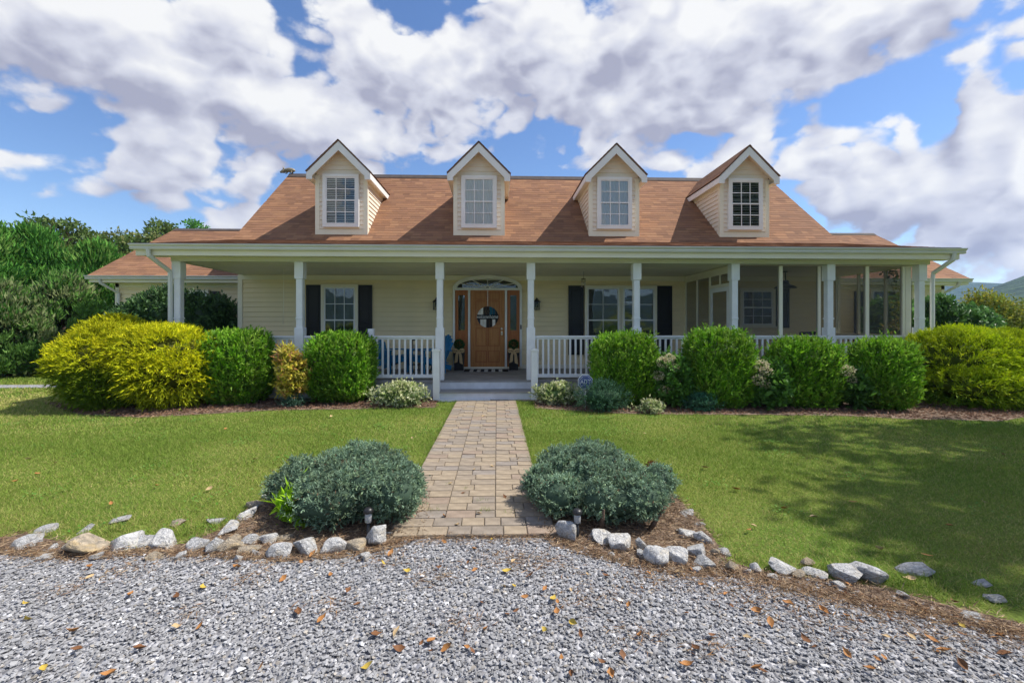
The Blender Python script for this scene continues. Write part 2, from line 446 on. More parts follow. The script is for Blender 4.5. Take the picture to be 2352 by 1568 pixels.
# ------------------------------------------------------------------ ground
def poly_sheet(name, pts, z, material, kind='structure', parent=None):
    bm = bmesh.new()
    f = bm.faces.new([bm.verts.new((p[0], p[1], z)) for p in pts])
    if f.normal.z < 0: f.normal_flip()
    bmesh.ops.triangulate(bm, faces=bm.faces[:])
    bmesh.ops.recalc_face_normals(bm, faces=bm.faces[:])
    for f in bm.faces:
        if f.normal.z < 0: f.normal_flip()
    me = bpy.data.meshes.new(name); bm.to_mesh(me); bm.free(); me.materials.append(material)
    o = meshobj(name, me, parent)
    if kind: o['kind'] = kind
    return o
def ground_mat():
    m = bpy.data.materials.new('lawn_soil'); m.use_nodes = True
    t = m.node_tree; b = t.nodes['Principled BSDF']; b.inputs['Roughness'].default_value = .95; b.inputs['Specular IOR Level'].default_value = .1
    tcn = nd(t, 'ShaderNodeTexCoord')
    n = nd(t, 'ShaderNodeTexNoise'); n.inputs['Scale'].default_value = .55; n.inputs['Detail'].default_value = 8; n.inputs['Roughness'].default_value = .65
    lk(t, tcn.outputs['Object'], n.inputs['Vector'])
    r = nd(t, 'ShaderNodeValToRGB'); lk(t, n.outputs['Fac'], r.inputs[0])
    r.color_ramp.elements[0].position = .33; r.color_ramp.elements[0].color = (.085, .16, .022, 1)
    r.color_ramp.elements[1].position = .68; r.color_ramp.elements[1].color = (.20, .205, .05, 1)
    n2 = nd(t, 'ShaderNodeTexNoise'); n2.inputs['Scale'].default_value = 38; n2.inputs['Detail'].default_value = 4
    lk(t, tcn.outputs['Object'], n2.inputs['Vector'])
    k = mth(t, 'ADD', mth(t, 'MULTIPLY', n2.outputs['Fac'], 1.3), .35)
    lk(t, vmth(t, 'MULTIPLY', r.outputs[0], nd_comb(t, k)), b.inputs['Base Color'])
    bp = nd(t, 'ShaderNodeBump'); bp.inputs['Strength'].default_value = .8; bp.inputs['Distance'].default_value = .03
    lk(t, n2.outputs['Fac'], bp.inputs['Height']); lk(t, bp.outputs[0], b.inputs['Normal'])
    return m
M_SOIL = mat('mulch_soil', (.13, .09, .065), .95, 0, 9, .8, 60, base2=(.27, .20, .145), detail=8)
def gravel_mat():
    m = bpy.data.materials.new('gravel_bed'); m.use_nodes = True
    t = m.node_tree; b = t.nodes['Principled BSDF']; b.inputs['Roughness'].default_value = .9
    tcn = nd(t, 'ShaderNodeTexCoord')
    v = nd(t, 'ShaderNodeTexVoronoi'); v.inputs['Scale'].default_value = 42
    lk(t, tcn.outputs['Object'], v.inputs['Vector'])
    s = nd(t, 'ShaderNodeSeparateColor'); lk(t, v.outputs['Color'], s.inputs[0])
    r = nd(t, 'ShaderNodeValToRGB'); lk(t, s.outputs[0], r.inputs[0])
    r.color_ramp.elements[0].color = (.12, .12, .13, 1); r.color_ramp.elements[1].color = (.50, .50, .52, 1)
    lk(t, r.outputs[0], b.inputs['Base Color'])
    bp = nd(t, 'ShaderNodeBump'); bp.inputs['Strength'].default_value = 1; bp.inputs['Distance'].default_value = .02; bp.invert = True
    lk(t, v.outputs['Distance'], bp.inputs['Height']); lk(t, bp.outputs[0], b.inputs['Normal'])
    return m
M_GRAVEL = gravel_mat()
M_LAWN = ground_mat()

g = bpy.data.meshes.new('ground')
bm = bmesh.new()
R_ = 1600.0
bm.faces.new([bm.verts.new(p) for p in ((-R_, -R_, 0), (R_, -R_, 0), (R_, R_, 0), (-R_, R_, 0))])
bm.to_mesh(g); bm.free(); g.materials.append(M_LAWN)
tag(meshobj('ground', g), kind='structure')

# edge of the gravel drive and the stone-edged beds, measured in the photograph
GR_EDGE = [(-420, 1256), (0, 1263), (180, 1278), (330, 1268), (480, 1271), (640, 1283), (780, 1275), (880, 1257), (935, 1237), (1100, 1235), (1272, 1236), (1340, 1262), (1440, 1288), (1560, 1304), (1680, 1314), (1800, 1340), (1950, 1372), (2120, 1402), (2352, 1455), (2800, 1555)]
GR = [gp(u, v) for u, v in GR_EDGE]
GRAVEL_POLY = [Vector((-14, -8, 0)), Vector((14, -8, 0)), Vector((14, 1.2, 0))] + GR[::-1] + [Vector((-14, 2.9, 0))]
poly_sheet('driveway', GRAVEL_POLY, .004, M_GRAVEL)
BED_L = [gp(u, v) for u, v in [(-420, 1252), (0, 1240), (60, 1226), (110, 1240), (200, 1258), (330, 1260), (430, 1250), (500, 1222), (545, 1200), (590, 1165), (640, 1130), (720, 1100), (860, 1085), (960, 1110), (985, 1160), (988, 1215), (930, 1256), (880, 1266), (780, 1284), (640, 1292), (480, 1281), (330, 1278), (180, 1288), (0, 1274), (-420, 1268)]]
BED_R = [gp(u, v) for u, v in [(1212, 1165), (1240, 1130), (1320, 1105), (1420, 1098), (1510, 1110), (1560, 1150), (1605, 1195), (1640, 1240), (1670, 1290), (1760, 1318), (1840, 1326), (1930, 1336), (2020, 1352), (2120, 1378), (2240, 1408), (2420, 1455), (2900, 1540), (2900, 1610), (2352, 1474), (2120, 1420), (1950, 1388), (1800, 1354), (1680, 1326), (1560, 1324), (1440, 1302), (1340, 1276), (1268, 1256)]]
poly_sheet('mulch_bed', BED_L, .010, M_SOIL)
poly_sheet('mulch_bed', BED_R, .010, M_SOIL)
HB_L = [gp(u, v) for u, v in [(100, 925), (180, 952), (330, 960), (480, 951), (620, 943), (830, 940), (1000, 937)]]
HB_R = [gp(u, v) for u, v in [(1228, 938), (1420, 950), (1560, 953), (1750, 953), (1950, 956), (2100, 964), (2300, 968), (2420, 948)]]
HOUSE_BED_L = HB_L + [Vector((-1.2, 9.3, 0)), Vector((-6.6, 9.3, 0)), Vector((-7.6, 9.1, 0))]
HOUSE_BED_R = HB_R + [Vector((9.9, 9.3, 0)), Vector((.78, 9.3, 0))]
poly_sheet('mulch_bed', HOUSE_BED_L, .008, M_SOIL)
poly_sheet('mulch_bed', HOUSE_BED_R, .008, M_SOIL)
SIDE_DRIVE = [Vector((-30, 11.0, 0)), Vector((-8.2, 11.25, 0)), Vector((-8.2, 11.75, 0)), Vector((-30, 11.8, 0))]
poly_sheet('side_driveway', SIDE_DRIVE, .006, M_GRAVEL)

# ------------------------------------------------------------------ paver path
PX0, PX1, PY0, ROWD = -.784, .372, 3.20, .1426
M_JOINT = mat('joint_sand', (.22, .175, .13), .95, .3, 12, .4, 60)
path = tag(box('path', None, M_JOINT, PX0 - .01, PX1 + .01, PY0 + .02, 8.9, -.05, .012), kind='structure')
PAVM = [mat('paver_%s' % n, c, .9, .22, 9, .35, 120, spec=.12, detail=10) for n, c in
        (('buff', (.285, .235, .18)), ('sand', (.315, .255, .185)), ('taupe', (.25, .212, .172)), ('rose', (.285, .222, .172)), ('grey', (.26, .226, .195)))]
def paver_mesh(w, d, m):
    me = npmesh('paver', boxv(-w / 2, w / 2, -d / 2, d / 2, -.06, 0), BOXF, m)
    bm = bmesh.new(); bm.from_mesh(me)
    bmesh.ops.bevel(bm, geom=[e for e in bm.edges if all(v.co.z > -.01 for v in e.verts)], offset=.0045, segments=2, affect='EDGES')
    bm.to_mesh(me); bm.free(); return me
PAV = {}
def put_paver(x0, x1, y, d=None):
    d = d or ROWD; w = x1 - x0; mi = int(rng.integers(0, 5)) if rng.random() < .6 else int(rng.integers(0, 2))
    k = (round(w, 3), round(d, 3), mi)
    if k not in PAV: PAV[k] = paver_mesh(w - .0045, d - .0045, PAVM[mi])
    o = bpy.data.objects.new('paver', PAV[k])
    o.location = ((x0 + x1) / 2, y, .03 + rng.uniform(-.0035, .0035))
    o.rotation_euler = (rng.normal(0, .006), rng.normal(0, .006), rng.normal(0, .005))
    link(o, path)
nrow = 40
band = (PX1 - PX0) / 3
for r in range(nrow):
    y = PY0 + (r + .5) * ROWD
    if r < 2:
        off = 0 if r == 0 else .09
        xs = [PX0 + .05 - off * .4, PX0 + .22 + off, PX0 + .43 + off, PX0 + .60 + off, PX0 + .83 - off * .2, PX0 + 1.0, PX1 + .09 - off * .5]
        for a, b in zip(xs, xs[1:]): put_paver(a, b, y + rng.uniform(-.008, .004))
        continue
    for k in range(3):
        x0 = PX0 + k * band
        cut = band * (.60 if (r + k) % 2 else .40)
        if rng.random() < .12: cut = band * .5
        put_paver(x0, x0 + cut, y); put_paver(x0 + cut, x0 + band, y)
for a in np.arange(-1.35, .9, .225):                    # soldier course at the foot of the steps
    put_paver(a, a + .225, PY0 + nrow * ROWD + .06, .12)

# ------------------------------------------------------------------ house
WY = 11.95                    # front wall
WX0, WX1 = -6.65, 9.22
FLZ, CEZ = .36, 2.79          # porch floor, porch ceiling
PY = 9.50                     # line of the posts
RX0, RX1 = -7.0, 9.52
RIDGE = (15.6, 6.55); BREAK = (12.3, 3.745); EAVE = (9.06, 3.065)
house = empty('house', (1.3, WY, 0), 0, 'long cream-sided house with brown shingled roof, four dormers and a white railed front porch', 'house')

BOARD_H = .124
def board_mesh(L, m, h=BOARD_H):
    """one lap of siding: thin at the top, proud at the foot; runs along x, front faces -y"""
    me = prism_me([(0, .016), (-.022, .016), (-.022, .022), (-.003, h), (0, h)], L, m)
    return me
BM = {}
def prism_me(prof, L, m):
    V = [(0, p[0], p[1]) for p in prof] + [(L, p[0], p[1]) for p in prof]; n = len(prof)
    bm = bmesh.new(); vs = [bm.verts.new(v) for v in V]
    bm.faces.new(vs[:n]); bm.faces.new(vs[n:][::-1])
    for i in range(n):
        j = (i + 1) % n; bm.faces.new((vs[i], vs[n + i], vs[n + j], vs[j]))
    bmesh.ops.recalc_face_normals(bm, faces=bm.faces[:])
    me = bpy.data.meshes.new('siding_board'); bm.to_mesh(me); bm.free(); me.materials.append(m); return me
def siding(parent, x0, y, z, L, m, rz=0.0, h=BOARD_H):
    k = (round(L, 2), m.name, round(h, 3))
    if k not in BM: BM[k] = board_mesh(L, m, h)
    o = bpy.data.objects.new('siding_board', BM[k]); o.location = (x0, y, z); o.rotation_euler = (0, 0, rz)
    return link(o, parent)

wall = box('wall', house, M_SIDE, WX0, WX1, WY, 19.0, .05, 3.55)
z = FLZ + .10; r = 0
while z < CEZ - .16:
    cuts = [WX0, WX0 + [5.1, 3.4, 6.2][r % 3], WX0 + [10.6, 8.7, 11.5][r % 3], WX1]
    for a, b in zip(cuts, cuts[1:]): siding(wall, a + .001, WY, z, b - a - .002, M_SIDE)
    z += BOARD_H; r += 1
box('base_trim', wall, M_TRIM, WX0, WX1, WY - .022, WY - .001, FLZ - .02, FLZ + .10)
box('frieze_board', wall, M_TRIM, WX0 + .1, WX1 - .1, WY - .035, WY - .001, CEZ - .125, CEZ - .005)
for x in (WX0, WX1 - .10):
    box('corner_board', wall, M_TRIM, x - .008, x + .108, WY - .03, WY + .1, .1, CEZ - .006)

# --- porch deck, skirt and steps
deck = box('porch_floor', house, M_DECK, WX0, WX1 + .1, 9.37, WY - .03, FLZ - .05, FLZ - .004)
y = 9.37
while y < WY - .1:
    box('deck_board', deck, M_DECK, WX0, WX1 + .1, y + .002, min(y + .138, WY - .03), FLZ - .003, FLZ)
    y += .14
box('porch_skirt', house, M_CONC, WX0 + .02, WX1 + .05, 9.42, 9.5, .0, FLZ - .05)
SX0, SX1 = -1.16, .72
steps = box('steps', house, M_RISER, SX0, SX1, 9.05, 9.40, .0, .14)
box('riser', steps, M_RISER, SX0 + .002, SX1 - .002, 8.97, 8.992, .0, .162)
box('tread', steps, M_DECK, SX0 - .01, SX1 + .01, 8.945, 9.36, .163, .19)
box('riser', steps, M_RISER, SX0 + .003, SX1 - .003, 9.335, 9.357, .191, FLZ - .03)
box('porch_nosing', steps, M_DECK, SX0 - .01, SX1 + .01, 9.325, 9.40, FLZ - .029, FLZ + .002)
box('ground_board', steps, M_WHITE, SX0 + .02, SX1 - .85, 8.90, 8.96, .0, .045)
for x in (-1.185, .742):
    nw = box('newel_post', steps, M_POST, x - .065, x + .065, 8.93, 9.06, 0, .985, .006)
    prism('cap', steps, M_POST, [(x - .085, .986), (x + .085, .986), (x + .085, 1.01), (x + .03, 1.035), (x - .03, 1.035), (x - .085, 1.01)], 'y', 8.91, 9.08)

# --- posts
POSTU = [411, 690, 1011, 1219, 1461, 1685, 1903, 2112]
postx = [X(u, PY) for u in POSTU]
def post(x, name='porch_post'):
    p = boxes(name, house, M_POST, [(x - .066, x + .066, PY - .066, PY + .066, 1.43, 2.46)], .012)
    box('post_head', p, M_POST, x - .088, x + .088, PY - .088, PY + .088, 2.44, CEZ - .004, .006)
    box('post_base', p, M_POST, x - .088, x + .088, PY - .088, PY + .088, FLZ, 1.445, .006)
    box('post_collar', p, M_POST, x - .074, x + .074, PY - .074, PY + .074, 1.62, 1.65, .004)
    return p
for x in postx: post(x)
# half post in the rail
hx = X(853, PY)
box('rail_post', house, M_POST, hx - .06, hx + .06, PY - .06, PY + .06, FLZ, 1.42, .006)
# --- railings
bal_me = npmesh('baluster', boxv(-.019, .019, -.019, .019, .47, 1.235), BOXF, M_POST)
def railing(x0, x1):
    rl = box('railing', house, M_POST, x0, x1, PY - .05, PY + .05, 1.235, 1.275, .006)
    box('rail_under', rl, M_POST, x0, x1, PY - .025, PY + .025, 1.20, 1.234)
    box('bottom_rail', rl, M_POST, x0, x1, PY - .03, PY + .03, .405, .475, .004)
    n = max(2, int(round((x1 - x0) / .117)))
    for i in range(n):
        o = bpy.data.objects.new('baluster', bal_me); o.location = (x0 + (i + .5) * (x1 - x0) / n, PY, 0); link(o, rl)
ends = postx[:2] + [hx] + postx[2:]
for a, b in zip(ends, ends[1:]):
    if abs(a - postx[2]) < .01: continue          # opening at the steps
    ra = .06 if a == hx else .088; rb = .06 if b == hx else .088
    railing(a + ra, b - rb)
# side rail, left end
box('side_rail', house, M_POST, postx[0] - .03, postx[0] + .03, PY + .09, WY - .05, 1.235, 1.275)

# --- beam, soffit, ceiling
M_BEAM = mat('beam_wrap', (.68, .67, .58), .45, .04, 2)
box('porch_beam', house, M_BEAM, RX0 + .42, RX1 - .28, PY - .09, PY + .09, CEZ - .003, 2.93)
for nm, x in (('side_beam', RX0 + .44), ('side_beam', RX1 - .42)):
    box(nm, house, M_BEAM, x, x + .14, PY + .092, WY, CEZ - .002, 2.93)
ceil = box('porch_ceiling', house, M_SOFFIT, RX0 + .42, RX1 - .28, PY, WY, CEZ + .012, CEZ + .03)
y = PY + .09; i = 0
while y < WY - .05:
    for (a, b) in ((RX0 + .58, -2.9 + .5 * (i % 2)), (-2.9 + .5 * (i % 2), 2.0), (2.0, 5.6), (5.6, RX1 - .42)):
        box('soffit_panel', ceil, M_SOFFIT, a + .003, b - .003, y + .004, min(y + .30, WY) - .004, CEZ - .001 + .003 * (i % 2), CEZ + .011)
    y += .30; i += 1
box('eave_soffit', house, M_SOFFIT, RX0 + .02, RX1 - .02, 9.09, PY - .09, 2.862, 2.875)
box('fascia', house, M_TRIM, RX0, RX1, 9.06, 9.09, 2.85, 3.03)
def gutter(parent, x0, x1, y, z, m=M_GUTTER):
    """K-style gutter, top of back at z, front toward -y"""
    prof = [(y, z), (y, z - .10), (y - .07, z - .10), (y - .085, z - .07), (y - .075, z - .05), (y - .115, z - .012), (y - .115, z + .006), (y - .108, z + .006), (y - .1, z - .015), (y - .004, z - .015)]
    return prism('gutter', parent, m, prof, 'x', x0, x1)
gutter(house, RX0 - .06, RX1 + .06, 9.058, 3.055)
def downspout(parent, pts, m=M_GUTTER):
    return tube('downspout', parent, pts, .042, m, 8, False)
downspout(house, [(-6.72, 9.0, 2.97), (-6.72, 9.02, 2.84), (-6.58, 9.38, 2.58), (-6.58, 9.40, 2.40), (-6.58, 9.40, .15), (-6.65, 9.2, .08)])
downspout(house, [(9.35, 9.0, 2.97), (9.35, 9.02, 2.84), (9.28, 9.38, 2.60), (9.28, 9.40, 2.42), (9.28, 9.40, .15), (9.34, 9.2, .08)])

# --- roofs: shingles in real courses
SHC = np.array([(.265, .138, .082), (.295, .155, .088), (.33, .178, .10), (.28, .148, .088), (.25, .132, .08), (.31, .162, .09)])
def shingle_part(name, parent, O, U, Vv, width, length, holes=(), tabw=.30, expo=.142, trim=None, seed=1):
    """O: lower corner, U along the eave, Vv up the slope (unit vectors)"""
    r = np.random.default_rng(seed)
    O, U, Vv = np.array(O, float), np.array(U, float), np.array(Vv, float)
    Nn = np.cross(U, Vv); Nn /= np.linalg.norm(Nn)
    if Nn[2] < 0: Nn = -Nn
    rows = int(math.ceil(length / expo)); VV, FF, CC = [], [], []; n = 0
    for k in range(rows):
        x = -r.uniform(0, tabw)
        v0 = k * expo; v1 = min(v0 + expo * 1.35, length)
        rowshade = r.uniform(.93, 1.06)
        while x < width:
            w = tabw * r.uniform(.55, 1.25)
            a, b = max(x, 0), min(x + w, width); x += w
            if b - a < .02: continue
            lo0, hi0 = a, b
            if trim is not None:
                t0, t1 = trim(v0); a, b = max(a, t0), min(b, t1)
                if b - a < .02: continue
            th = r.uniform(.005, .009); dv = r.uniform(-.006, .006)
            def P(uu, vv, h): return O + U * uu + Vv * vv + Nn * h
            q = [P(a, v0 + dv, .001), P(b, v0 + dv, .001), P(b, v0 + dv, th), P(a, v0 + dv, th), P(b, v1, .0015), P(a, v1, .0015)]
            VV += q; FF += [(n, n + 1, n + 2, n + 3), (n + 3, n + 2, n + 4, n + 5)]; n += 6
            c = .86 * SHC[r.integers(0, len(SHC))] * r.uniform(.9, 1.08) * rowshade
            CC += [c] * 6
    CC = np.array(CC) * (1 + .10 * np.clip(Waves(seed, 1.1)(np.array(VV)), -1, 1))[:, None]
    me = npmesh(name, np.array(VV), np.array(FF), M_SHINGLE, CC)
    o = meshobj(name, me, parent); o['kind'] = 'stuff'
    return o
def slab(name, parent, m, pts, th):
    """a roof plane as a slab hanging th below the given corners"""
    P = [Vector(p) for p in pts]
    nrm = (P[1] - P[0]).cross(P[2] - P[0]).normalized()
    if nrm.z < 0: nrm = -nrm
    bm = bmesh.new(); A = [bm.verts.new(p) for p in P]; B = [bm.verts.new(p - nrm * th) for p in P]
    n = len(P); bm.faces.new(A); bm.faces.new(B[::-1])
    for i in range(n):
        j = (i + 1) % n; bm.faces.new((A[i], B[i], B[j], A[j]))
    bmesh.ops.recalc_face_normals(bm, faces=bm.faces[:])
    me = bpy.data.meshes.new(name); bm.to_mesh(me); bm.free(); me.materials.append(m)
    return meshobj(name, me, parent)
M_DECKR = mat('roof_deck', (.2, .12, .08), .9)
roof = slab('roof', house, M_DECKR, [(RX0, BREAK[0], BREAK[1]), (RX1, BREAK[0], BREAK[1]), (RX1, RIDGE[0], RIDGE[1]), (RX0, RIDGE[0], RIDGE[1])], .09)
sl = math.hypot(RIDGE[0] - BREAK[0], RIDGE[1] - BREAK[1])
vmain = (0, (RIDGE[0] - BREAK[0]) / sl, (RIDGE[1] - BREAK[1]) / sl)
shingle_part('shingles', roof, (RX0 - .02, BREAK[0] - .02, BREAK[1] - .01), (1, 0, 0), vmain, RX1 - RX0 + .04, sl + .02, seed=11)
slab('roof_back', roof, M_DECKR, [(RX0, RIDGE[0] + .002, RIDGE[1]), (RX1, RIDGE[0] + .002, RIDGE[1]), (RX1, 19.4, 3.3), (RX0, 19.4, 3.3)], .09)
M_RIDGEV = mat('ridge_vent', (.075, .06, .055), .8, .2, 6)
for sgn in (0, 1):
    pass
prism('ridge_cap', roof, M_RIDGEV, [(RIDGE[0] - .16, RIDGE[1] - .10), (RIDGE[0], RIDGE[1] + .055), (RIDGE[0] + .16, RIDGE[1] - .10), (RIDGE[0] + .14, RIDGE[1] - .13), (RIDGE[0], RIDGE[1] + .02), (RIDGE[0] - .14, RIDGE[1] - .13)], 'x', RX0, RX1)
slab('porch_roof', house, M_DECKR, [(RX0, EAVE[0], EAVE[1]), (RX1, EAVE[0], EAVE[1]), (RX1, BREAK[0], BREAK[1]), (RX0, BREAK[0], BREAK[1])], .06)
pr = bpy.data.objects['porch_roof']
sl2 = math.hypot(BREAK[0] - EAVE[0], BREAK[1] - EAVE[1])
shingle_part('shingles', pr, (RX0 - .02, EAVE[0] + .0, EAVE[1] + .009), (1, 0, 0), (0, (BREAK[0] - EAVE[0]) / sl2, (BREAK[1] - EAVE[1]) / sl2), RX1 - RX0 + .04, sl2 + .05, seed=12)
box('drip_edge_shade', pr, M_FLASH, RX0 - .01, RX1 + .01, EAVE[0] - .03, EAVE[0] - .001, EAVE[1] - .03, EAVE[1] + .022)  # dark strip set forward, standing in for shade under the shingle overhang
# gable ends and rake boards
for x, nm in ((WX0 + .02, 'gable_wall'), (WX1 - .12, 'gable_wall')):
    prism(nm, house, M_SIDE_UP, [(WY + .02, 3.4), (RIDGE[0], RIDGE[1] - .15), (19.0, 3.5)], 'x', x, x + .1)
    prism('porch_gable', house, M_SIDE_UP, [(PY - .05, 2.94), (WY + .02, 2.94), (WY + .02, 3.58), (PY - .05, 3.06)], 'x', x, x + .1)
for x in (RX0, RX1 - .03):
    prism('rake_board', roof, M_TRIM, [(BREAK[0], BREAK[1] - .095), (RIDGE[0], RIDGE[1] - .095), (RIDGE[0], RIDGE[1] - .25), (BREAK[0], BREAK[1] - .25)], 'x', x + .002, x + .028)
    prism('porch_rake_board', pr, M_TRIM, [(9.09, EAVE[1] - .06), (BREAK[0], BREAK[1] - .066), (BREAK[0], BREAK[1] - .25), (9.09, 2.84)], 'x', x + .002, x + .028)

# --- windows
def pane_box(parent, m, x0, x1, y, z0, z1):
    return box('pane', parent, m, x0, x1, y, y + .004, z0, z1)
def window(parent, xc, z0, z1, w, y, cols, rows, glass, frame=M_TRIM, sashm=M_WHITE, inside='dark', casing=.07, part=True, mun=.016, muntins=True, sill=True):
    """double-hung window standing proud of the wall plane y; returns the casing"""
    x0, x1 = xc - w / 2, xc + w / 2
    c = boxes('window' if part else 'window_casing', parent, frame,
              [(x0 - casing, x0, y - .085, y - .001, z0 - casing, z1 + casing), (x1, x1 + casing, y - .085, y - .001, z0 - casing, z1 + casing),
               (x0, x1, y - .0851, y - .001, z1, z1 + casing), (x0, x1, y - .0851, y - .001, z0 - casing, z0)])
    h = c if part else parent
    box('room_back', h, M_ROOM if inside == 'room' else M_DARK, x0, x1, y - .022, y - .018, z0, z1)
    if sill: box('sill', h, frame, x0 - casing - .02, x1 + casing + .02, y - .11, y - .086, z0 - casing - .01, z0 - casing + .035)
    zm = (z0 + z1) / 2; s = .038
    for k, (a, b, yy) in enumerate(((zm - .012, z1, y - .062), (z0, zm + .022, y - .076))):
        boxes('sash', h, sashm, [(x0, x0 + s, yy - .012, yy + .012, a, b), (x1 - s, x1, yy - .012, yy + .012, a, b),
                                 (x0 + s, x1 - s, yy - .0121, yy + .0121, b - s * .9, b), (x0 + s, x1 - s, yy - .0121, yy + .0121, a, a + s * .9)])
        gx0, gx1, gz0, gz1 = x0 + s, x1 - s, a + s * .9, b - s * .9
        if not muntins:
            pane_box(h, glass, gx0, gx1, yy - .002, gz0, gz1); 
        else:
            for i in range(1, cols):
                xx = gx0 + (gx1 - gx0) * i / cols
                box('muntin', h, sashm, xx - mun / 2, xx + mun / 2, yy - .009, yy + .004, gz0, gz1)
            for j in range(1, rows):
                zz = gz0 + (gz1 - gz0) * j / rows
                box('muntin', h, sashm, gx0, gx1, yy - .0085, yy + .0035, zz - mun / 2, zz + mun / 2)
            for i in range(cols):
                for j in range(rows):
                    pane_box(h, glass, gx0 + (gx1 - gx0) * i / cols + .001, gx0 + (gx1 - gx0) * (i + 1) / cols - .001, yy - .002,
                             gz0 + (gz1 - gz0) * j / rows + .001, gz0 + (gz1 - gz0) * (j + 1) / rows - .001)
    if inside in ('blind', 'blind_open'):
        n = int((z1 - z0) / .047); tilt = .7 if inside == 'blind' else .5
        for i in range(n):
            zz = z1 - .03 - i * .047
            me = npmesh('blind_slat', boxv(-(w / 2 - .02), w / 2 - .02, -.024, .024, -.0015, .0015), BOXF, M_BLIND)
            o = bpy.data.objects.new('blind_slat', me); o.location = (xc, y - .042 + .004, zz); o.rotation_euler = (tilt + rng.normal(0, .12) , 0, 0)
            o.scale = (1, .8, 1); link(o, h)
    if inside == 'curtain':
        n = 60; V, F = [], []
        for i in range(n + 1):
            xx = x0 + .01 + (x1 - x0 - .02) * i / n; yy = y - .04 + .006 * math.sin(i * .9) + .003 * math.sin(i * 2.3)
            V += [(xx, yy, z0 + .01), (xx, yy, z1 - .01)]
            if i: F.append((2 * i - 2, 2 * i, 2 * i + 1, 2 * i - 1))
        meshobj('curtain', npmesh('curtain', np.array(V), np.array(F), M_CURT, None, True), h)
    return c
def shutter(parent, x0, x1, y, z0, z1):
    s = box('shutter', parent, M_SHUT, x0, x1, y - .032, y - .017, z0, z1)
    st = .055; zm = z0 + (z1 - z0) * .42
    boxes('stile', s, M_SHUT, [(x0, x0 + st, y - .047, y - .0325, z0, z1), (x1 - st, x1, y - .047, y - .0325, z0, z1)])
    boxes('rail', s, M_SHUT, [(x0 + st, x1 - st, y - .046, y - .0325, a, b) for a, b in ((z0, z0 + .09), (zm - .045, zm + .045), (z1 - .09, z1))])
    for a, b in ((z0 + .12, zm - .075), (zm + .075, z1 - .12)):
        box('raised_panel', s, M_SHUT, x0 + st + .02, x1 - st - .02, y - .042, y - .0325, a, b, .006)
FY = WY - .017
wz0, wz1 = Z(782, 811, WY), Z(782, 660, WY)
window(house, (X(747, WY) + X(818, WY)) / 2, wz0, wz1, X(818, WY) - X(747, WY), FY, 3, 2, M_GLASS, inside='room', casing=.075)
shutter(house, X(705, WY), X(740, WY), FY, wz0 - .05, wz1 + .06)
shutter(house, X(822, WY), X(856, WY), FY, wz0 - .05, wz1 + .06)
xa, xb, xm = X(1347, WY), X(1501, WY), X(1424.5, WY)
for a, b in ((xa, xm - .055), (xm + .055, xb)):
    window(house, (a + b) / 2, wz0, wz1, b - a, FY, 2, 2, M_GLASS, inside='room', casing=.06, mun=.012)
shutter(house, X(1305, WY), X(1340, WY), FY, wz0 - .05, wz1 + .06)
shutter(house, X(1508, WY), X(1542, WY), FY, wz0 - .05, wz1 + .06)
sz0, sz1 = Z(1736, 746, WY), Z(1736, 668, WY)
window(house, X(1736, WY), sz0, sz1, X(1770, WY) - X(1701, WY), FY, 3, 2, M_GLASS, inside='dark', casing=.07, mun=.012)
shutter(house, X(1778, WY), X(1810, WY), FY, sz0 - .08, sz1 + .06)

# --- front door with sidelights and fanlight
dy = FY
dx0, dx1 = X(1081, WY), X(1159, WY); dz0, dz1 = FLZ + .05, Z(1120, 667, WY)
door = box('door', house, M_DOOR, dx0, dx1, dy - .05, dy - .003, dz0, dz1)
dw = dx1 - dx0
for (a, b, c, d) in ((.17, .46, .885, .965), (.54, .83, .885, .965), (.17, .46, .56, .85), (.54, .83, .56, .85), (.17, .46, .28, .50), (.54, .83, .28, .50), (.17, .46, .07, .20), (.54, .83, .07, .20)):
    X0, X1, Z0, Z1 = dx0 + a * dw, dx0 + b * dw, dz0 + c * (dz1 - dz0), dz0 + d * (dz1 - dz0)
    boxes('panel_moulding', door, M_DOOR2, [(X0 - .022, X0, dy - .061, dy - .0505, Z0 - .022, Z1 + .022), (X1, X1 + .022, dy - .061, dy - .0505, Z0 - .022, Z1 + .022), (X0, X1, dy - .0608, dy - .0505, Z1, Z1 + .022), (X0, X1, dy - .0608, dy - .0505, Z0 - .022, Z0)])
    box('raised_panel', door, M_DOOR, X0 + .015, X1 - .015, dy - .058, dy - .0505, Z0 + .015, Z1 - .015, .004)
lathe('deadbolt', door, [(.034, 0), (.036, .012), (.02, .02)], M_NICKEL, 14, (0, 0, 0)).matrix_basis = Matrix.Translation((dx1 - .075, dy - .051, 1.40)) @ Matrix.Rotation(RAD(90), 4, 'X')
lathe('door_knob', door, [(.03, 0), (.03, .008), (.012, .012), (.012, .03), (.028, .042), (.03, .056), (.018, .066)], M_NICKEL, 16, (0, 0, 0)).matrix_basis = Matrix.Translation((dx1 - .075, dy - .051, 1.27)) @ Matrix.Rotation(RAD(90), 4, 'X')
for nm in ('deadbolt', 'door_knob'):
    o = bpy.data.objects[nm]; o.matrix_parent_inverse = wmat(door).inverted()
box('lock_plate', door, M_NICKEL, dx1 - .095, dx1 - .055, dy - .0515, dy - .0505, 1.23, 1.33)
box('threshold', house, M_TRIM, X(1046, WY), X(1193, WY), dy - .075, dy - .002, FLZ + .002, FLZ + .048)
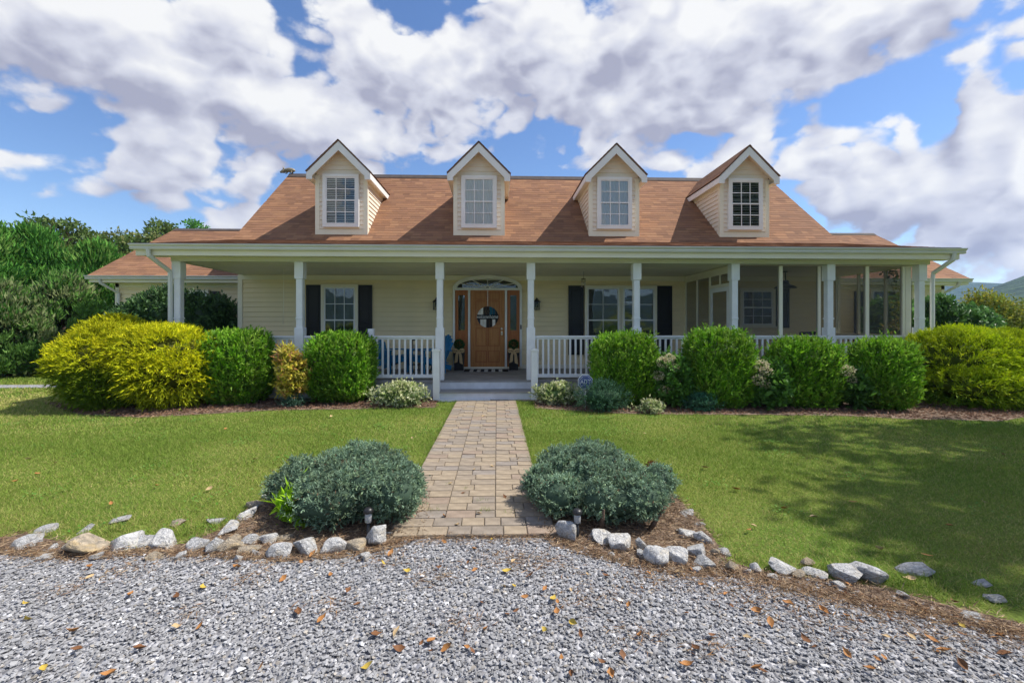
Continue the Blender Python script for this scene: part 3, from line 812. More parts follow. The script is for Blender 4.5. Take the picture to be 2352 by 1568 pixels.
for (ua, ub) in ((1046, 1075), (1165, 1193)):
    a, b = X(ua, WY), X(ub, WY); w = b - a
    sd = boxes('sidelight', house, M_DOOR2, [(a, a + w * .24, dy - .048, dy - .003, dz0, dz1), (b - w * .24, b, dy - .048, dy - .003, dz0, dz1), (a + w * .24, b - w * .24, dy - .0481, dy - .003, dz1 - .13, dz1), (a + w * .24, b - w * .24, dy - .0481, dy - .003, dz0, dz0 + .95)])
    box('raised_panel', sd, M_DOOR2, a + w * .28, b - w * .28, dy - .056, dy - .0485, dz0 + .16, dz0 + .84, .004)
    box('room_back', sd, M_ROOM, a + w * .24, b - w * .24, dy - .012, dy - .008, dz0 + .95, dz1 - .13)
    pane_box(sd, M_GLASS, a + w * .24, b - w * .24, dy - .035, dz0 + .95, dz1 - .13)
    for k in range(1, 5):
        zz = dz0 + .95 + (dz1 - .13 - dz0 - .95) * k / 5
        box('came', sd, M_BLACKM, a + w * .24, b - w * .24, dy - .040, dy - .036, zz - .004, zz + .004)
for (ua, ub) in ((1075.6, 1080.4), (1159.6, 1164.4), (1041, 1045.6), (1193.4, 1198.5)):
    box('door_jamb', house, M_WHITE, X(ua, WY), X(ub, WY), dy - .075, dy - .003, FLZ + .05, dz1)
tx0, tx1 = X(1041, WY), X(1198.5, WY); tz = dz1 + .06
box('transom', house, M_WHITE, tx0, tx1, dy - .08, dy - .003, dz1 + .001, tz)
fc = (tx0 + tx1) / 2; fa = (tx1 - tx0) / 2; fb_ = Z(1120, 632.5, WY) - tz
def ell(a, b, n=40):
    return [(fc + a * math.cos(math.pi * k / n), tz + b * math.sin(math.pi * k / n)) for k in range(n + 1)]
def ring(name, parent, m, o, i, y0, y1):
    V, F = [], []
    for (p, q) in zip(o, i):
        V += [(p[0], y0, p[1]), (q[0], y0, q[1]), (p[0], y1, p[1]), (q[0], y1, q[1])]
    for k in range(len(o) - 1):
        s = 4 * k
        F += [(s, s + 1, s + 5, s + 4), (s, s + 4, s + 6, s + 2), (s + 1, s + 3, s + 7, s + 5)]
    return meshobj(name, npmesh(name, np.array(V), np.array(F), m), parent)
fan = ring('fanlight', house, M_WHITE, ell(fa, fb_), ell(fa - .10, fb_ - .10), dy - .085, dy - .003)
prism('room_back', fan, M_DARK, [(fc - fa + .1, tz + .002)] + ell(fa - .1, fb_ - .1)[::-1][1:-1] + [(fc + fa - .1, tz + .002)], 'y', dy - .012, dy - .008)
sect = [math.pi * k / 6 for k in range(7)]
ai, bi = fa - .1, fb_ - .1
for t0, t1 in zip(sect, sect[1:]):
    pl = [(fc + .06 * math.cos(t0), tz + .03 * math.sin(t0) + .002)] + [(fc + ai * math.cos(t0 + (t1 - t0) * k / 6), tz + bi * math.sin(t0 + (t1 - t0) * k / 6) + .002) for k in range(7)] + [(fc + .06 * math.cos(t1), tz + .03 * math.sin(t1) + .002)]
    prism('pane', fan, M_GLASS_LOW, pl, 'y', dy - .04, dy - .037)
for t in sect[1:-1]:
    tube('muntin', fan, [(fc + .06 * math.cos(t), dy - .05, tz + .03 * math.sin(t)), (fc + ai * math.cos(t), dy - .05, tz + bi * math.sin(t))], .011, M_WHITE, 6, False)
ring('fan_hub', fan, M_WHITE, [(fc + .075 * math.cos(math.pi * k / 12), tz + .06 * math.sin(math.pi * k / 12)) for k in range(13)], [(fc + .045 * math.cos(math.pi * k / 12), tz + .035 * math.sin(math.pi * k / 12)) for k in range(13)], dy - .06, dy - .03)
box('doorbell', house, M_BLACKM, X(1194.5, WY), X(1197.5, WY), dy - .09, dy - .0755, 1.39, 1.50)

# --- dormers
DY, DW = 12.56, 1.37
def dormer(u, inside, glass):
    xc = X(u, DY); hw = DW / 2
    zb = BREAK[1] + (DY - BREAK[0]) * .85 - .03
    ze, zp = 5.65, 6.34                       # wall plate, underside of peak
    yback = BREAK[0] + (6.4 - BREAK[1]) / .85
    d = prism('dormer', house, M_SIDE_UP, [(xc - hw, zb - .3), (xc + hw, zb - .3), (xc + hw, ze), (xc, zp), (xc - hw, ze)], 'y', DY, yback)
    # front boards
    z = zb + .16; k = 0
    while z < zp - .16:
        w = hw - .09 if z < ze - .22 else (zp - .02 - z - BOARD_H * .6) / (zp - ze) * hw
        if w > .05: siding(d, xc - w, DY, z, 2 * w, M_SIDE_UP)
        z += BOARD_H
    # side boards
    for s in (-1, 1):
        z = zb - .02
        while z < ze - .28:
            yr = BREAK[0] + (z - BREAK[1]) / .85
            L = yr + .25 - DY
            if L > .1:
                if s > 0: siding(d, xc + hw, DY + .002, z, L, M_SIDE_UP, RAD(90))
                else: siding(d, xc - hw, DY + .002 + L, z, L, M_SIDE_UP, RAD(-90))
            z += BOARD_H
        x = xc + s * hw
        boxes('corner_board', d, M_TRIM, [(min(x - s * .09, x + s * .02), max(x - s * .09, x + s * .02), DY - .028, DY - .0005, zb - .04, ze - .1), (min(x + s * .0005, x + s * .021), max(x + s * .0005, x + s * .021), DY + .0, DY + .09, zb - .04, ze - .2)])
    box('apron', d, M_TRIM, xc - hw + .09, xc + hw - .09, DY - .028, DY - .001, zb - .03, zb + .15)
    window(d, xc, zb + .29, zb + 1.57, .82, DY - .015, 3, 2, glass, inside=inside, casing=.075, part=False, mun=.022, sill=False, frame=M_WHITE)
    # roof
    YF = 12.27; ov = .85; pz, tz_ = 6.45, 5.60
    for s in (-1, 1):
        a = (xc, YF, pz); b = (xc + s * ov, YF, tz_)
        yb1, yb2 = BREAK[0] + (pz - BREAK[1]) / .85 + .03, BREAK[0] + (tz_ - BREAK[1]) / .85 + .03
        slab('dormer_roof', d, M_DECKR, [a, b, (xc + s * ov, yb2, tz_), (xc, yb1, pz)], .03)
        L = math.hypot(ov, pz - tz_)
        up = np.array((-s * ov / L, 0, (pz - tz_) / L))
        # shingles: along +y, up to the ridge, cut where the dormer meets the main roof
        def trim(v, L=L): return (0, (yb2 - YF) + (yb1 - yb2) * v / L + .02)
        shingle_part('shingles', d, (xc + s * (ov + .012), YF - .015, tz_ - .012), (0, 1, 0), up, yb1 - YF + .05, L + .012, trim=trim, seed=20 + int(u) + s)
        # rake fascia, eave fascia and soffit
        hz = .235
        prism('fascia', d, M_WHITE, [(xc + s * .001, pz - .055), (xc + s * (ov - .005), tz_ - .05), (xc + s * (ov - .005), tz_ - .22), (xc + s * (ov - .155), tz_ - .22), (xc + s * (ov - .16), tz_ - .125), (xc + s * .001, pz - .055 - hz)], 'y', YF + .01, YF + .035)
        xe = xc + s * (ov - .02)
        box('eave_fascia', d, M_WHITE, min(xe, xe + s * .018), max(xe, xe + s * .018), YF + .036, yb2, tz_ - .20, tz_ - .052)
        x2 = xc + s * (hw + .002)
        box('eave_soffit', d, M_TRIM, min(x2, xe), max(x2, xe), YF + .036, yb2, tz_ - .185, tz_ - .17)
        box('frieze', d, M_TRIM, min(x2, x2 + s * .02), max(x2, x2 + s * .02), DY + .09, yb2, tz_ - .30, tz_ - .186)
        # sloped soffit behind the rake fascia
        prism('rake_soffit', d, M_TRIM, [(xc, pz - .10), (xc + s * (ov - .03), tz_ - .09), (xc + s * (ov - .03), tz_ - .11), (xc, pz - .125)], 'y', YF + .036, DY - .002)
    return d
dormer(785, 'blind', M_GLASS_LOW); dormer(1100.5, 'curtain', M_GLASS_LOW); dormer(1410, 'curtain', M_GLASS_LOW); dormer(1709, 'blind_open', M_GLASS_LOW)

# --- wings
def wing(x0, x1, rx0, rx1, left):
    wy, ey, ez, ry, rz_ = 13.9, 13.5, 2.93, 17.03, 4.98
    w = box('wing', house, M_SIDE, x0, x1, wy, 20.0, 0, ez - .12)
    z = .3
    while z < ez - .30:
        siding(w, x0 + .09, wy, z, x1 - x0 - .1, M_SIDE); z += BOARD_H
    xo = x0 if left else x1
    box('corner_board', w, M_TRIM, xo - .01 if left else xo - .1, xo + .1 if left else xo + .01, wy - .03, wy + .1, .1, ez - .13)
    rf = slab('wing_roof', w, M_DECKR, [(rx0, ey, ez), (rx1, ey, ez), (rx1, ry, rz_), (rx0, ry, rz_)], .08)
    slab('wing_roof_back', w, M_DECKR, [(rx0, ry + .002, rz_), (rx1, ry + .002, rz_), (rx1, 20.5, ez), (rx0, 20.5, ez)], .08)
    L = math.hypot(ry - ey, rz_ - ez)
    shingle_part('shingles', w, (rx0 - .02, ey - .03, ez - .015), (1, 0, 0), (0, (ry - ey) / L, (rz_ - ez) / L), rx1 - rx0 + .04, L + .02, seed=40 + left)
    prism('ridge_cap', w, M_RIDGEV, [(ry - .15, rz_ - .06), (ry, rz_ + .045), (ry + .15, rz_ - .06), (ry, rz_ + .015)], 'x', rx0, rx1)
    box('fascia', w, M_TRIM, rx0, rx1, ey + .01, ey + .035, ez - .20, ez - .045)
    box('eave_soffit', w, M_SOFFIT, rx0, rx1, ey + .036, wy, ez - .20, ez - .185)
    box('frieze_board', w, M_TRIM, x0, x1, wy - .03, wy - .001, ez - .31, ez - .201)
    gutter(w, rx0 - .05, rx1 + .05, ey + .008, ez - .02)
    prism('gable_wall', w, M_SIDE, [(wy + .02, ez - .2), (ry, rz_ - .12), (19.9, ez - .2)], 'x', xo + (.02 if left else -.12), xo + (.12 if left else -.02))
    gx = rx0 + .33 if left else rx1 - .33
    s = 1 if left else -1
    downspout(w, [(gx, ey - .04, ez - .12), (gx, ey, ez - .22), (gx + s * .24, wy - .06, ez - .5), (gx + s * .24, wy - .06, .1)])
    return w
wl = wing(-11.3, WX0 - .01, -11.75, RX0 + .3, True)
wr = wing(WX1 + .01, 14.08, RX1 - .3, 14.48, False)
box('shutter', wl, M_SHUT, X(474, 13.9), X(506, 13.9), 13.84, 13.88, .8, Z(490, 669, 13.9))
window(wl, X(440, 13.9), 1.0, Z(440, 672, 13.9), 1.0, 13.88, 3, 2, M_GLASS, part=False)
box('shutter', wr, M_SHUT, X(1960, 13.9), X(1990, 13.9), 13.84, 13.88, .8, Z(1975, 669, 13.9))
window(wr, X(2040, 13.9), .9, Z(2040, 668, 13.9), 1.15, 13.88, 3, 2, M_GLASS, part=False)

# --- screened end of the porch
scr = empty('screen_enclosure', (5.0, PY, FLZ)); scr.parent = house; scr.matrix_parent_inverse = wmat(house).inverted()
PXS = postx[5]
def scr_box(name, *b): return box(name, scr, M_TRIM, *b)
# partition from post to wall (plane x = PXS)
scr_box('header', PXS - .03, PXS + .03, PY + .09, WY - .02, CEZ - .17, CEZ - .01)
ys = [PY + .10, PY + .95, PY + 1.55, WY - .06]
yd0, yd1 = PY + .12, PY + 1.02
zdt = FLZ + 1.98
for yy, w in ((PY + .092, .05), (yd1 + .0, .06), (PY + 1.72, .04), (WY - .05, .04)):
    scr_box('stud', PXS - .025, PXS + .025, yy, yy + w, FLZ, CEZ - .171)
scr_box('door_head', PXS - .024, PXS + .024, PY + .143, yd1 - .001, zdt, zdt + .07)
scr_box('stud', PXS - .02, PXS + .02, (yd0 + yd1) / 2 - .018, (yd0 + yd1) / 2 + .018, zdt + .071, CEZ - .172)
sdoor = boxes('screen_door', scr, M_WHITE, [(PXS - .03, PXS - .0, yd0 + .03, yd0 + .12, FLZ + .02, zdt - .005), (PXS - .03, PXS - .0, yd1 - .10, yd1 - .01, FLZ + .02, zdt - .005), (PXS - .0301, PXS - .0001, yd0 + .121, yd1 - .101, zdt - .10, zdt - .0051), (PXS - .0301, PXS - .0001, yd0 + .121, yd1 - .101, FLZ + .02, FLZ + .24), (PXS - .0301, PXS - .0001, yd0 + .121, yd1 - .101, FLZ + .95, FLZ + 1.03)])
def screen(x0, x1, y0, y1, z0, z1):
    box('screen_mesh', scr, M_SCREEN, x0, x1, y0, y1, z0, z1)
screen(PXS - .002, PXS - .001, PY + .14, yd1 - .0, zdt + .07, CEZ - .172)
screen(PXS - .016, PXS - .015, yd0 + .12, yd1 - .1, FLZ + .24, zdt - .1)
screen(PXS - .002, PXS - .001, yd1 + .06, PY + 1.72, FLZ, CEZ - .172)
screen(PXS - .002, PXS - .001, PY + 1.76, WY - .05, FLZ, CEZ - .172)
# front screens behind the rail
SYF = PY + .12
for u in (1792, 1990):
    x = X(u, SYF); scr_box('stud', x - .038, x + .038, SYF - .03, SYF + .04, FLZ, CEZ - .02)
for x in (postx[6] - .13, postx[5] + .10, postx[7] - .26):
    scr_box('stud', x - .03, x + .03, SYF - .03, SYF + .04, FLZ, CEZ - .02)
scr_box('corner_panel', postx[7] - .22, postx[7] - .1, SYF - .03, SYF + .03, FLZ, CEZ - .02)
xs = [postx[5] + .13, X(1792, SYF) - .038, X(1792, SYF) + .038, postx[6] - .16, postx[6] - .10, X(1990, SYF) - .038, X(1990, SYF) + .038, postx[7] - .29]
for a, b in zip(xs[::2], xs[1::2]): screen(a, b, SYF, SYF + .001, FLZ + .02, CEZ - .02)
# right side screens
XS = postx[7] - .02
for yy in (PY + .8, PY + 1.6, WY - .1):
    scr_box('stud', XS - .03, XS + .03, yy, yy + .05, FLZ, CEZ - .02)
scr_box('side_rail', XS - .03, XS + .03, PY + .16, WY - .11, 1.23, 1.28)
screen(XS, XS + .001, PY + .15, WY - .1, FLZ + .02, CEZ - .02)

# ------------------------------------------------------------------ things on and around the porch
M_LAMPGL = glass_mat('lantern_glass', 1.2, (.8, .78, .7))
M_IVORY = mat('candle_ivory', (.55, .5, .4), .6)
def wall_lantern(u, label):
    x, y, z = X(u, WY), FY - .10, Z(u, 699, WY)
    t = empty('wall_lantern', (x, y, z - .16), 0, label, 'lantern', 'lanterns beside the front door')
    box('back_plate', t, M_BLACKM, x - .045, x + .045, FY - .019, FY - .003, z - .08, z + .10)
    tube('arm', t, [(x, FY - .02, z + .06), (x, y + .02, z + .17), (x, y, z + .135)], .009, M_BLACKM, 6)
    prism('cage', t, M_BLACKM, [(x - .075, y - .075), (x + .075, y - .075), (x + .075, y + .06), (x - .075, y + .06)], 'z', z - .145, z - .125)
    boxes('frame', t, M_BLACKM, [(x + a - .006, x + a + .006, y + b - .006, y + b + .006, z - .124, z + .055) for a in (-.065, .065) for b in (-.065, .05)])
    boxes('glass', t, M_LAMPGL, [(x - .058, x + .058, y - .067, y - .064, z - .12, z + .05)])
    lathe('candle', t, [(.013, 0), (.013, .09), (.006, .11)], M_IVORY, 10, (x, y, z - .124))
    lathe('roof_cap', t, [(.105, 0), (.10, .01), (.05, .06), (.025, .075), (.03, .085), (.012, .10), (.004, .13)], M_BLACKM, 12, (x, y - .008, z + .056))
wall_lantern(1003.5, 'black wall lantern mostly hidden behind the porch post near the blue chairs')
wall_lantern(1232, 'black wall lantern on the siding to the right of the front door')

M_PLANT = mat('black_planter', (.018, .017, .018), .5, .3, 6, .1, 30)
M_BURLAP = mat('burlap', (.50, .36, .19), .9, .2, 40, .3, 200)
M_TOPI = attr_mat('topiary_leaf', .6, .25)
def planter(u, yy, label, seed):
    x = X(u, yy)
    t = empty('planter', (x, yy, FLZ), 0, label, 'planter', 'tall black planters flanking the front door')
    bm = bmesh.new()
    def sq(h, z): return [bm.verts.new((x + a * h, yy + b * h, z)) for a, b in ((-1, -1), (1, -1), (1, 1), (-1, 1))]
    rings = [sq(.105, FLZ + .001), sq(.11, FLZ + .03), sq(.14, FLZ + .46), sq(.15, FLZ + .47), sq(.15, FLZ + .50), sq(.128, FLZ + .50), sq(.125, FLZ + .46)]
    for a, b in zip(rings, rings[1:]):
        for k in range(4): bm.faces.new((a[k], a[(k + 1) % 4], b[(k + 1) % 4], b[k]))
    bm.faces.new(rings[0][::-1]); bm.faces.new(rings[-1])
    me = bpy.data.meshes.new('pot'); bm.to_mesh(me); bm.free(); me.materials.append(M_PLANT); meshobj('pot', me, t)
    r = np.random.default_rng(seed)
    n = 900; d = unit(r.normal(size=(n, 3))); p = np.array((x, yy, FLZ + .64)) + d * (r.uniform(.3, 1, n) ** .4)[:, None] * np.array((.12, .12, .13))
    meshobj('topiary', leaf_mesh('topiary', p, unit(d + r.normal(0, .5, (n, 3))), r.uniform(.03, .05, n), r.uniform(.014, .022, n), np.array((.03, .10, .02)) * r.uniform(.5, 1.6, (n, 1)), M_TOPI, r), t)
    tube('stem', t, [(x, yy, FLZ + .46), (x, yy, FLZ + .6)], .012, M_TOPI_STEM, 6)
    # bow: two loops, a knot and two tails draped on the front
    yf = yy - .145
    bw = [lathe('bow_knot', t, [(.01, 0), (.03, .012), (.03, .03), (.01, .042)], M_BURLAP, 10, (x, yf - .012, FLZ + .475))]
    for s in (-1, 1):
        V, F = [], []
        prof = [(0, .49, .035), (.05, .535, .05), (.11, .535, .055), (.155, .50, .05), (.11, .47, .045), (.05, .475, .04)]
        for (a, zz, hw_) in prof: V += [(x + s * a, yf - .02 - .03 * math.sin(a * 18), FLZ + zz - hw_ * .6), (x + s * a, yf - .012, FLZ + zz + hw_ * .4)]
        for k in range(len(prof) - 1): F.append((2 * k, 2 * k + 2, 2 * k + 3, 2 * k + 1))
        meshobj('bow_loop', npmesh('bow_loop', np.array(V), np.array(F), M_BURLAP, None, True), t)
        V, F = [], []
        for k in range(7):
            q = k / 6; xc_ = x + s * (.015 + .065 * q + .01 * math.sin(q * 5)); hw_ = .03 + .012 * q
            V += [(xc_ - hw_, yf - .01 - .012 * math.sin(q * 7), FLZ + .485 - .30 * q), (xc_ + hw_, yf - .014 - .012 * math.cos(q * 6), FLZ + .485 - (.30 + (.03 * s)) * q)]
            if k: F.append((2 * k - 2, 2 * k - 1, 2 * k + 1, 2 * k))
        meshobj('bow_tail', npmesh('bow_tail', np.array(V), np.array(F), M_BURLAP, None, True), t)

def leaf_mesh(name, P, D, L, W, C, material, r, curl=.12, core=None):
    """rhombic leaves: P base, D direction, L length, W width, C colours"""
    n = len(P)
    side = unit(np.cross(D, unit(r.normal(size=(n, 3)))))
    nrm = np.cross(D, side)
    V = np.empty((n, 4, 3), np.float32)
    V[:, 0] = P
    V[:, 1] = P + D * (L * .42)[:, None] + side * (W * .5)[:, None] + nrm * (L * curl * .5)[:, None]
    V[:, 2] = P + D * L[:, None] - nrm * (L * curl * .6)[:, None]
    V[:, 3] = P + D * (L * .42)[:, None] - side * (W * .5)[:, None] + nrm * (L * curl * .5)[:, None]
    F = np.arange(n * 4).reshape(n, 4)
    CC = np.repeat(C, 4, axis=0)
    V = V.reshape(-1, 3)
    if core is not None:
        cv, cf, cc = core
        F = np.concatenate([F, cf + len(V)]); V = np.concatenate([V, cv]); CC = np.concatenate([CC, cc])
    return npmesh(name, V, F, material, CC)
M_TOPI_STEM = mat('stem_bark', (.12, .08, .05), .9, .3, 20, .4, 60)
planter(1054.5, 11.55, 'tall black planter with burlap bow to the left of the front door', 5)
planter(1179.5, 11.55, 'tall black planter with burlap bow to the right of the front door', 6)

# striped doormat
mx0, mx1 = X(1071, 11.3), X(1162, 11.3)
mt = empty('doormat', ((mx0 + mx1) / 2, 11.35, FLZ), 0, 'black and white striped doormat in front of the door', 'doormat')
M_MATB = mat('mat_black', (.02, .02, .022), .95, .3, 60, .5, 200); M_MATW = mat('mat_white', (.62, .60, .56), .95, .15, 60, .5, 200)
n = 11
for i in range(n):
    a = mx0 + (mx1 - mx0) * i / n; b = mx0 + (mx1 - mx0) * (i + 1) / n
    box('stripe', mt, M_MATW if i % 2 else M_MATB, a, b, 11.12, 11.62, FLZ + .001, FLZ + .014)
box('rug_border', mt, M_MATB, mx0 - .05, mx0 - .001, 11.12, 11.62, FLZ + .001, FLZ + .0135)
box('rug_border', mt, M_MATB, mx1 + .001, mx1 + .05, 11.12, 11.62, FLZ + .001, FLZ + .0135)

# round plank sign on the door
wx, wz, wr = X(1120.5, WY), Z(1120, 728, WY), .275
sg = empty('door_sign', (wx, dy - .08, wz - wr), 0, 'round plank sign reading welcome home hung on the front door', 'sign')
cols_ = [(.85, .81, .74), (.85, .81, .74), (.055, .04, .03), (.05, .035, .028), (.02, .13, .20), (.02, .09, .15), (.02, .025, .035)]
low = [(.03, .035, .045), (.85, .81, .75), (.85, .81, .75), (.035, .028, .024), (.035, .028, .024), (.85, .80, .75), (.03, .025, .022)]
nb = 7
for half, cs in (('up', cols_), ('low', low)):
    for i in range(nb):
        a = -wr + 2 * wr * i / nb + .002; b = -wr + 2 * wr * (i + 1) / nb - .002
        pts = []
        m_ = mat('sign_plank_paint', cs[i], .7, .2, 12, .2, 60)
        z0_ = .035 if half == 'up' else -.035
        K = 5
        xsn = [a + (b - a) * k / K for k in range(K + 1)]
        arc = [(wx + q, wz + (1 if half == 'up' else -1) * math.sqrt(max(wr * wr - q * q, .0016))) for q in xsn]
        pl = [(wx + a, wz + z0_)] + arc + [(wx + b, wz + z0_)]
        prism('plank', sg, m_, pl, 'y', dy - .078, dy - .064)
prism('band', sg, mat('sign_band', (.012, .012, .014), .6), [(wx - wr - .005, wz - .06), (wx + wr + .005, wz - .06), (wx + wr + .005, wz + .06), (wx - wr - .005, wz + .06)], 'y', dy - .088, dy - .079)
M_LETTER = mat('sign_letter', (.92, .92, .90), .6)
text_obj('lettering', sg, 'welcome', .12, M_LETTER, (wx - .135, dy - .091, wz + .004), sx_=.72, shear=.25)
text_obj('lettering', sg, 'home', .135, M_LETTER, (wx + .15, dy - .091, wz + .006), sx_=.74, shear=.25)
box('hanger', sg, M_NICKEL, wx - .005, wx + .005, dy - .064, dy - .0625, wz + wr - .02, dz1 - .003)
M_BOWD = mat('dark_ribbon', (.10, .075, .055), .8, .2, 20)
for s in (-1, 1):
    lathe('ribbon_loop', sg, [(.004, 0), (.034, .02), (.04, .05), (.02, .075), (.003, .08)], M_BOWD, 10, (0, 0, 0)).matrix_basis = Matrix.Translation((wx - .01, dy - .095, wz + .12)) @ Matrix.Rotation(s * RAD(52), 4, 'Y')

# --- blue slatted garden chairs
M_BLUE = mat('blue_poly', (.015, .17, .36), .45, .15, 6, .05, 50)
def garden_chair(loc, rz, label):
    t = empty('garden_chair', loc, rz, label, 'chair', 'blue slatted garden chairs on the porch')
    def part(name, V, F=BOXF): return meshobj(name, npmesh(name, V, F, M_BLUE), t, False)
    def bar(name, p, q, w, th, upv=(0, 0, 1)):
        p, q = np.array(p, float), np.array(q, float); d = (q - p) / np.linalg.norm(q - p)
        s = np.cross(d, np.array(upv, float)); s /= np.linalg.norm(s); nn = np.cross(s, d)
        c = [p + s * a * w / 2 + nn * b * th / 2 for a, b in ((-1, -1), (1, -1), (1, 1), (-1, 1))] + [q + s * a * w / 2 + nn * b * th / 2 for a, b in ((-1, -1), (1, -1), (1, 1), (-1, 1))]
        return part(name, np.array(c))
    # local: front is -y
    for s in (-1, 1):
        bar('side_rail', (s * .26, -.38, .36), (s * .26, .42, .10), .03, .11)
        bar('front_leg', (s * .30, -.34, 0), (s * .30, -.34, .54), .03, .10, (1, 0, 0))
        bar('rear_leg', (s * .29, .22, 0), (s * .29, .22, .52), .03, .08, (1, 0, 0))
        bar('armrest', (s * .335, -.44, .555), (s * .335, .34, .545), .12, .025)
    for k in range(6):
        q = k / 5; bar('seat_slat', (-.26, -.36 + .66 * q, .425 - .20 * q), (.26, -.36 + .66 * q, .425 - .20 * q), .10, .02)
    hts = [.52, .61, .67, .70, .67, .61, .52]
    for k in range(7):
        xx = -.255 + .085 * k; h = hts[k]
        bar('back_slat', (xx * .85, .22, .20), (xx * 1.18, .22 + h * .42, .20 + h), .078, .018, (0, 1, .4))
    bar('back_brace', (-.30, .40, .52), (.30, .40, .52), .06, .025)
    bar('back_brace', (-.26, .27, .26), (.26, .27, .26), .06, .025)
    bar('apron', (-.28, -.375, .33), (.28, -.375, .33), .02, .12, (0, 0, 1))
garden_chair((-2.60, 10.95, FLZ), RAD(58), 'blue slatted garden chair behind the rail, farther from the front door')
garden_chair((-1.60, 10.98, FLZ), RAD(-52), 'blue slatted garden chair behind the porch post, nearer the front door')
M_WOODG = mat('weathered_wood', (.20, .17, .14), .85, .25, 10, .3, 60)
st = empty('side_table', (-2.07, 11.35, FLZ), 0, 'small weathered side table between the two blue chairs', 'table')
box('table_top', st, M_WOODG, -2.27, -1.87, 11.15, 11.55, FLZ + .50, FLZ + .53, .004)
for a in (-2.24, -1.92):
    for b in (11.18, 11.50):
        box('leg', st, M_WOODG, a, a + .03, b, b + .03, FLZ, FLZ + .499)
box('shelf', st, M_WOODG, -2.205, -1.925, 11.22, 11.49, FLZ + .15, FLZ + .17)
cl = empty('candle_lantern', (-2.03, 11.3, FLZ + .53), 0, 'small dark candle lantern standing on the porch side table', 'lantern')
boxes('frame', cl, M_BLACKM, [(-2.03 + a - .006, -2.03 + a + .006, 11.3 + b - .006, 11.3 + b + .006, FLZ + .55, FLZ + .75) for a in (-.05, .05) for b in (-.05, .05)])
box('base', cl, M_BLACKM, -2.095, -1.965, 11.235, 11.365, FLZ + .531, FLZ + .549)
lathe('roof_cap', cl, [(.085, 0), (.08, .01), (.03, .06), (.012, .07), (.012, .09)], M_BLACKM, 12, (-2.03, 11.3, FLZ + .751))
lathe('candle', cl, [(.028, 0), (.028, .10), (.004, .115)], M_IVORY, 12, (-2.03, 11.3, FLZ + .55))

# --- hanging things
M_STRING = mat('dark_cord', (.05, .045, .04), .8)
for u, z1_, lab in ((651, 744, 'thin cord hanging from the porch ceiling near the corner post'), (683, 715, 'thin dark cord hanging beside the second porch post')):
    x = X(u, 10.6)
    tag(tube('hanging_cord', None, [(x, 10.6, CEZ - .001), (x + .005, 10.6, 2.1), (x - .01, 10.6, Z(u, z1_, 10.6))], .004, M_STRING if u > 660 else M_SOFFIT, 5), lab, 'cord')
wcx = X(1340, 10.9)
wc = empty('wind_chime', (wcx, 10.9, CEZ - .4), 0, 'small wind chime hanging from the porch ceiling before the twin window', 'wind chime')
tube('cord', wc, [(wcx, 10.9, CEZ - .001), (wcx, 10.9, CEZ - .17)], .003, M_STRING, 5)
lathe('disc', wc, [(.01, 0), (.06, .008), (.06, .016), (.01, .03)], M_WOODG, 14, (wcx, 10.9, CEZ - .195))
for k in range(6):
    a = k * math.pi / 3
    tube('chime_rod', wc, [(wcx + .05 * math.cos(a), 10.9 + .05 * math.sin(a), CEZ - .2), (wcx + .05 * math.cos(a), 10.9 + .05 * math.sin(a), CEZ - .33 - .02 * k)], .006, M_NICKEL, 6)
lathe('clapper', wc, [(.004, 0), (.03, .015), (.03, .03), (.004, .045)], M_IVORY, 12, (wcx + .01, 10.9, CEZ - .30))
pxx = X(1804, 10.7); pz_ = Z(1804, 662, 10.7)
pl = empty('pendant_lamp', (pxx, 10.7, pz_), 0, 'dark barn pendant lamp hanging in the screened end of the porch', 'lamp')
M_LAMP = mat('lamp_enamel', (.02, .02, .022), .35, spec=.5)
lathe('shade', pl, [(.245, 0), (.25, .012), (.18, .06), (.10, .085), (.075, .12), (.07, .17), (.045, .19), (.02, .20)], M_LAMP, 28, (pxx, 10.7, pz_))
tube('rod', pl, [(pxx, 10.7, pz_ + .195), (pxx, 10.7, CEZ - .001)], .012, M_LAMP, 8)
lathe('canopy', pl, [(.06, 0), (.06, .015), (.02, .022)], M_LAMP, 16, (pxx, 10.7, CEZ - .023))

# dark dining chair in the screened porch
def dining_chair(loc, rz, label):
    t = empty('dining_chair', loc, rz, label, 'chair')
    def b(name, *q): return meshobj(name, npmesh(name, boxv(*q), BOXF, M_BLACKM), t, False)
    for s in (-1, 1):
        b('leg', s * .21 - .018, s * .21 + .018, -.22, -.185, 0, .44); b('rear_post', s * .21 - .018, s * .21 + .018, .185, .22, 0, .98)
    b('seat', -.235, .235, -.235, .18, .441, .475)
    b('top_rail', -.191, .191, .19, .215, .935, .985); b('back_rail', -.191, .191, .19, .215, .56, .59)
    for k in range(4): b('spindle', -.13 + k * .085 - .012, -.13 + k * .085 + .012, .195, .21, .591, .934)
dining_chair((X(1843, 10.3), 10.3, FLZ), RAD(185), 'dark spindle-back chair behind the rail in the screened porch')

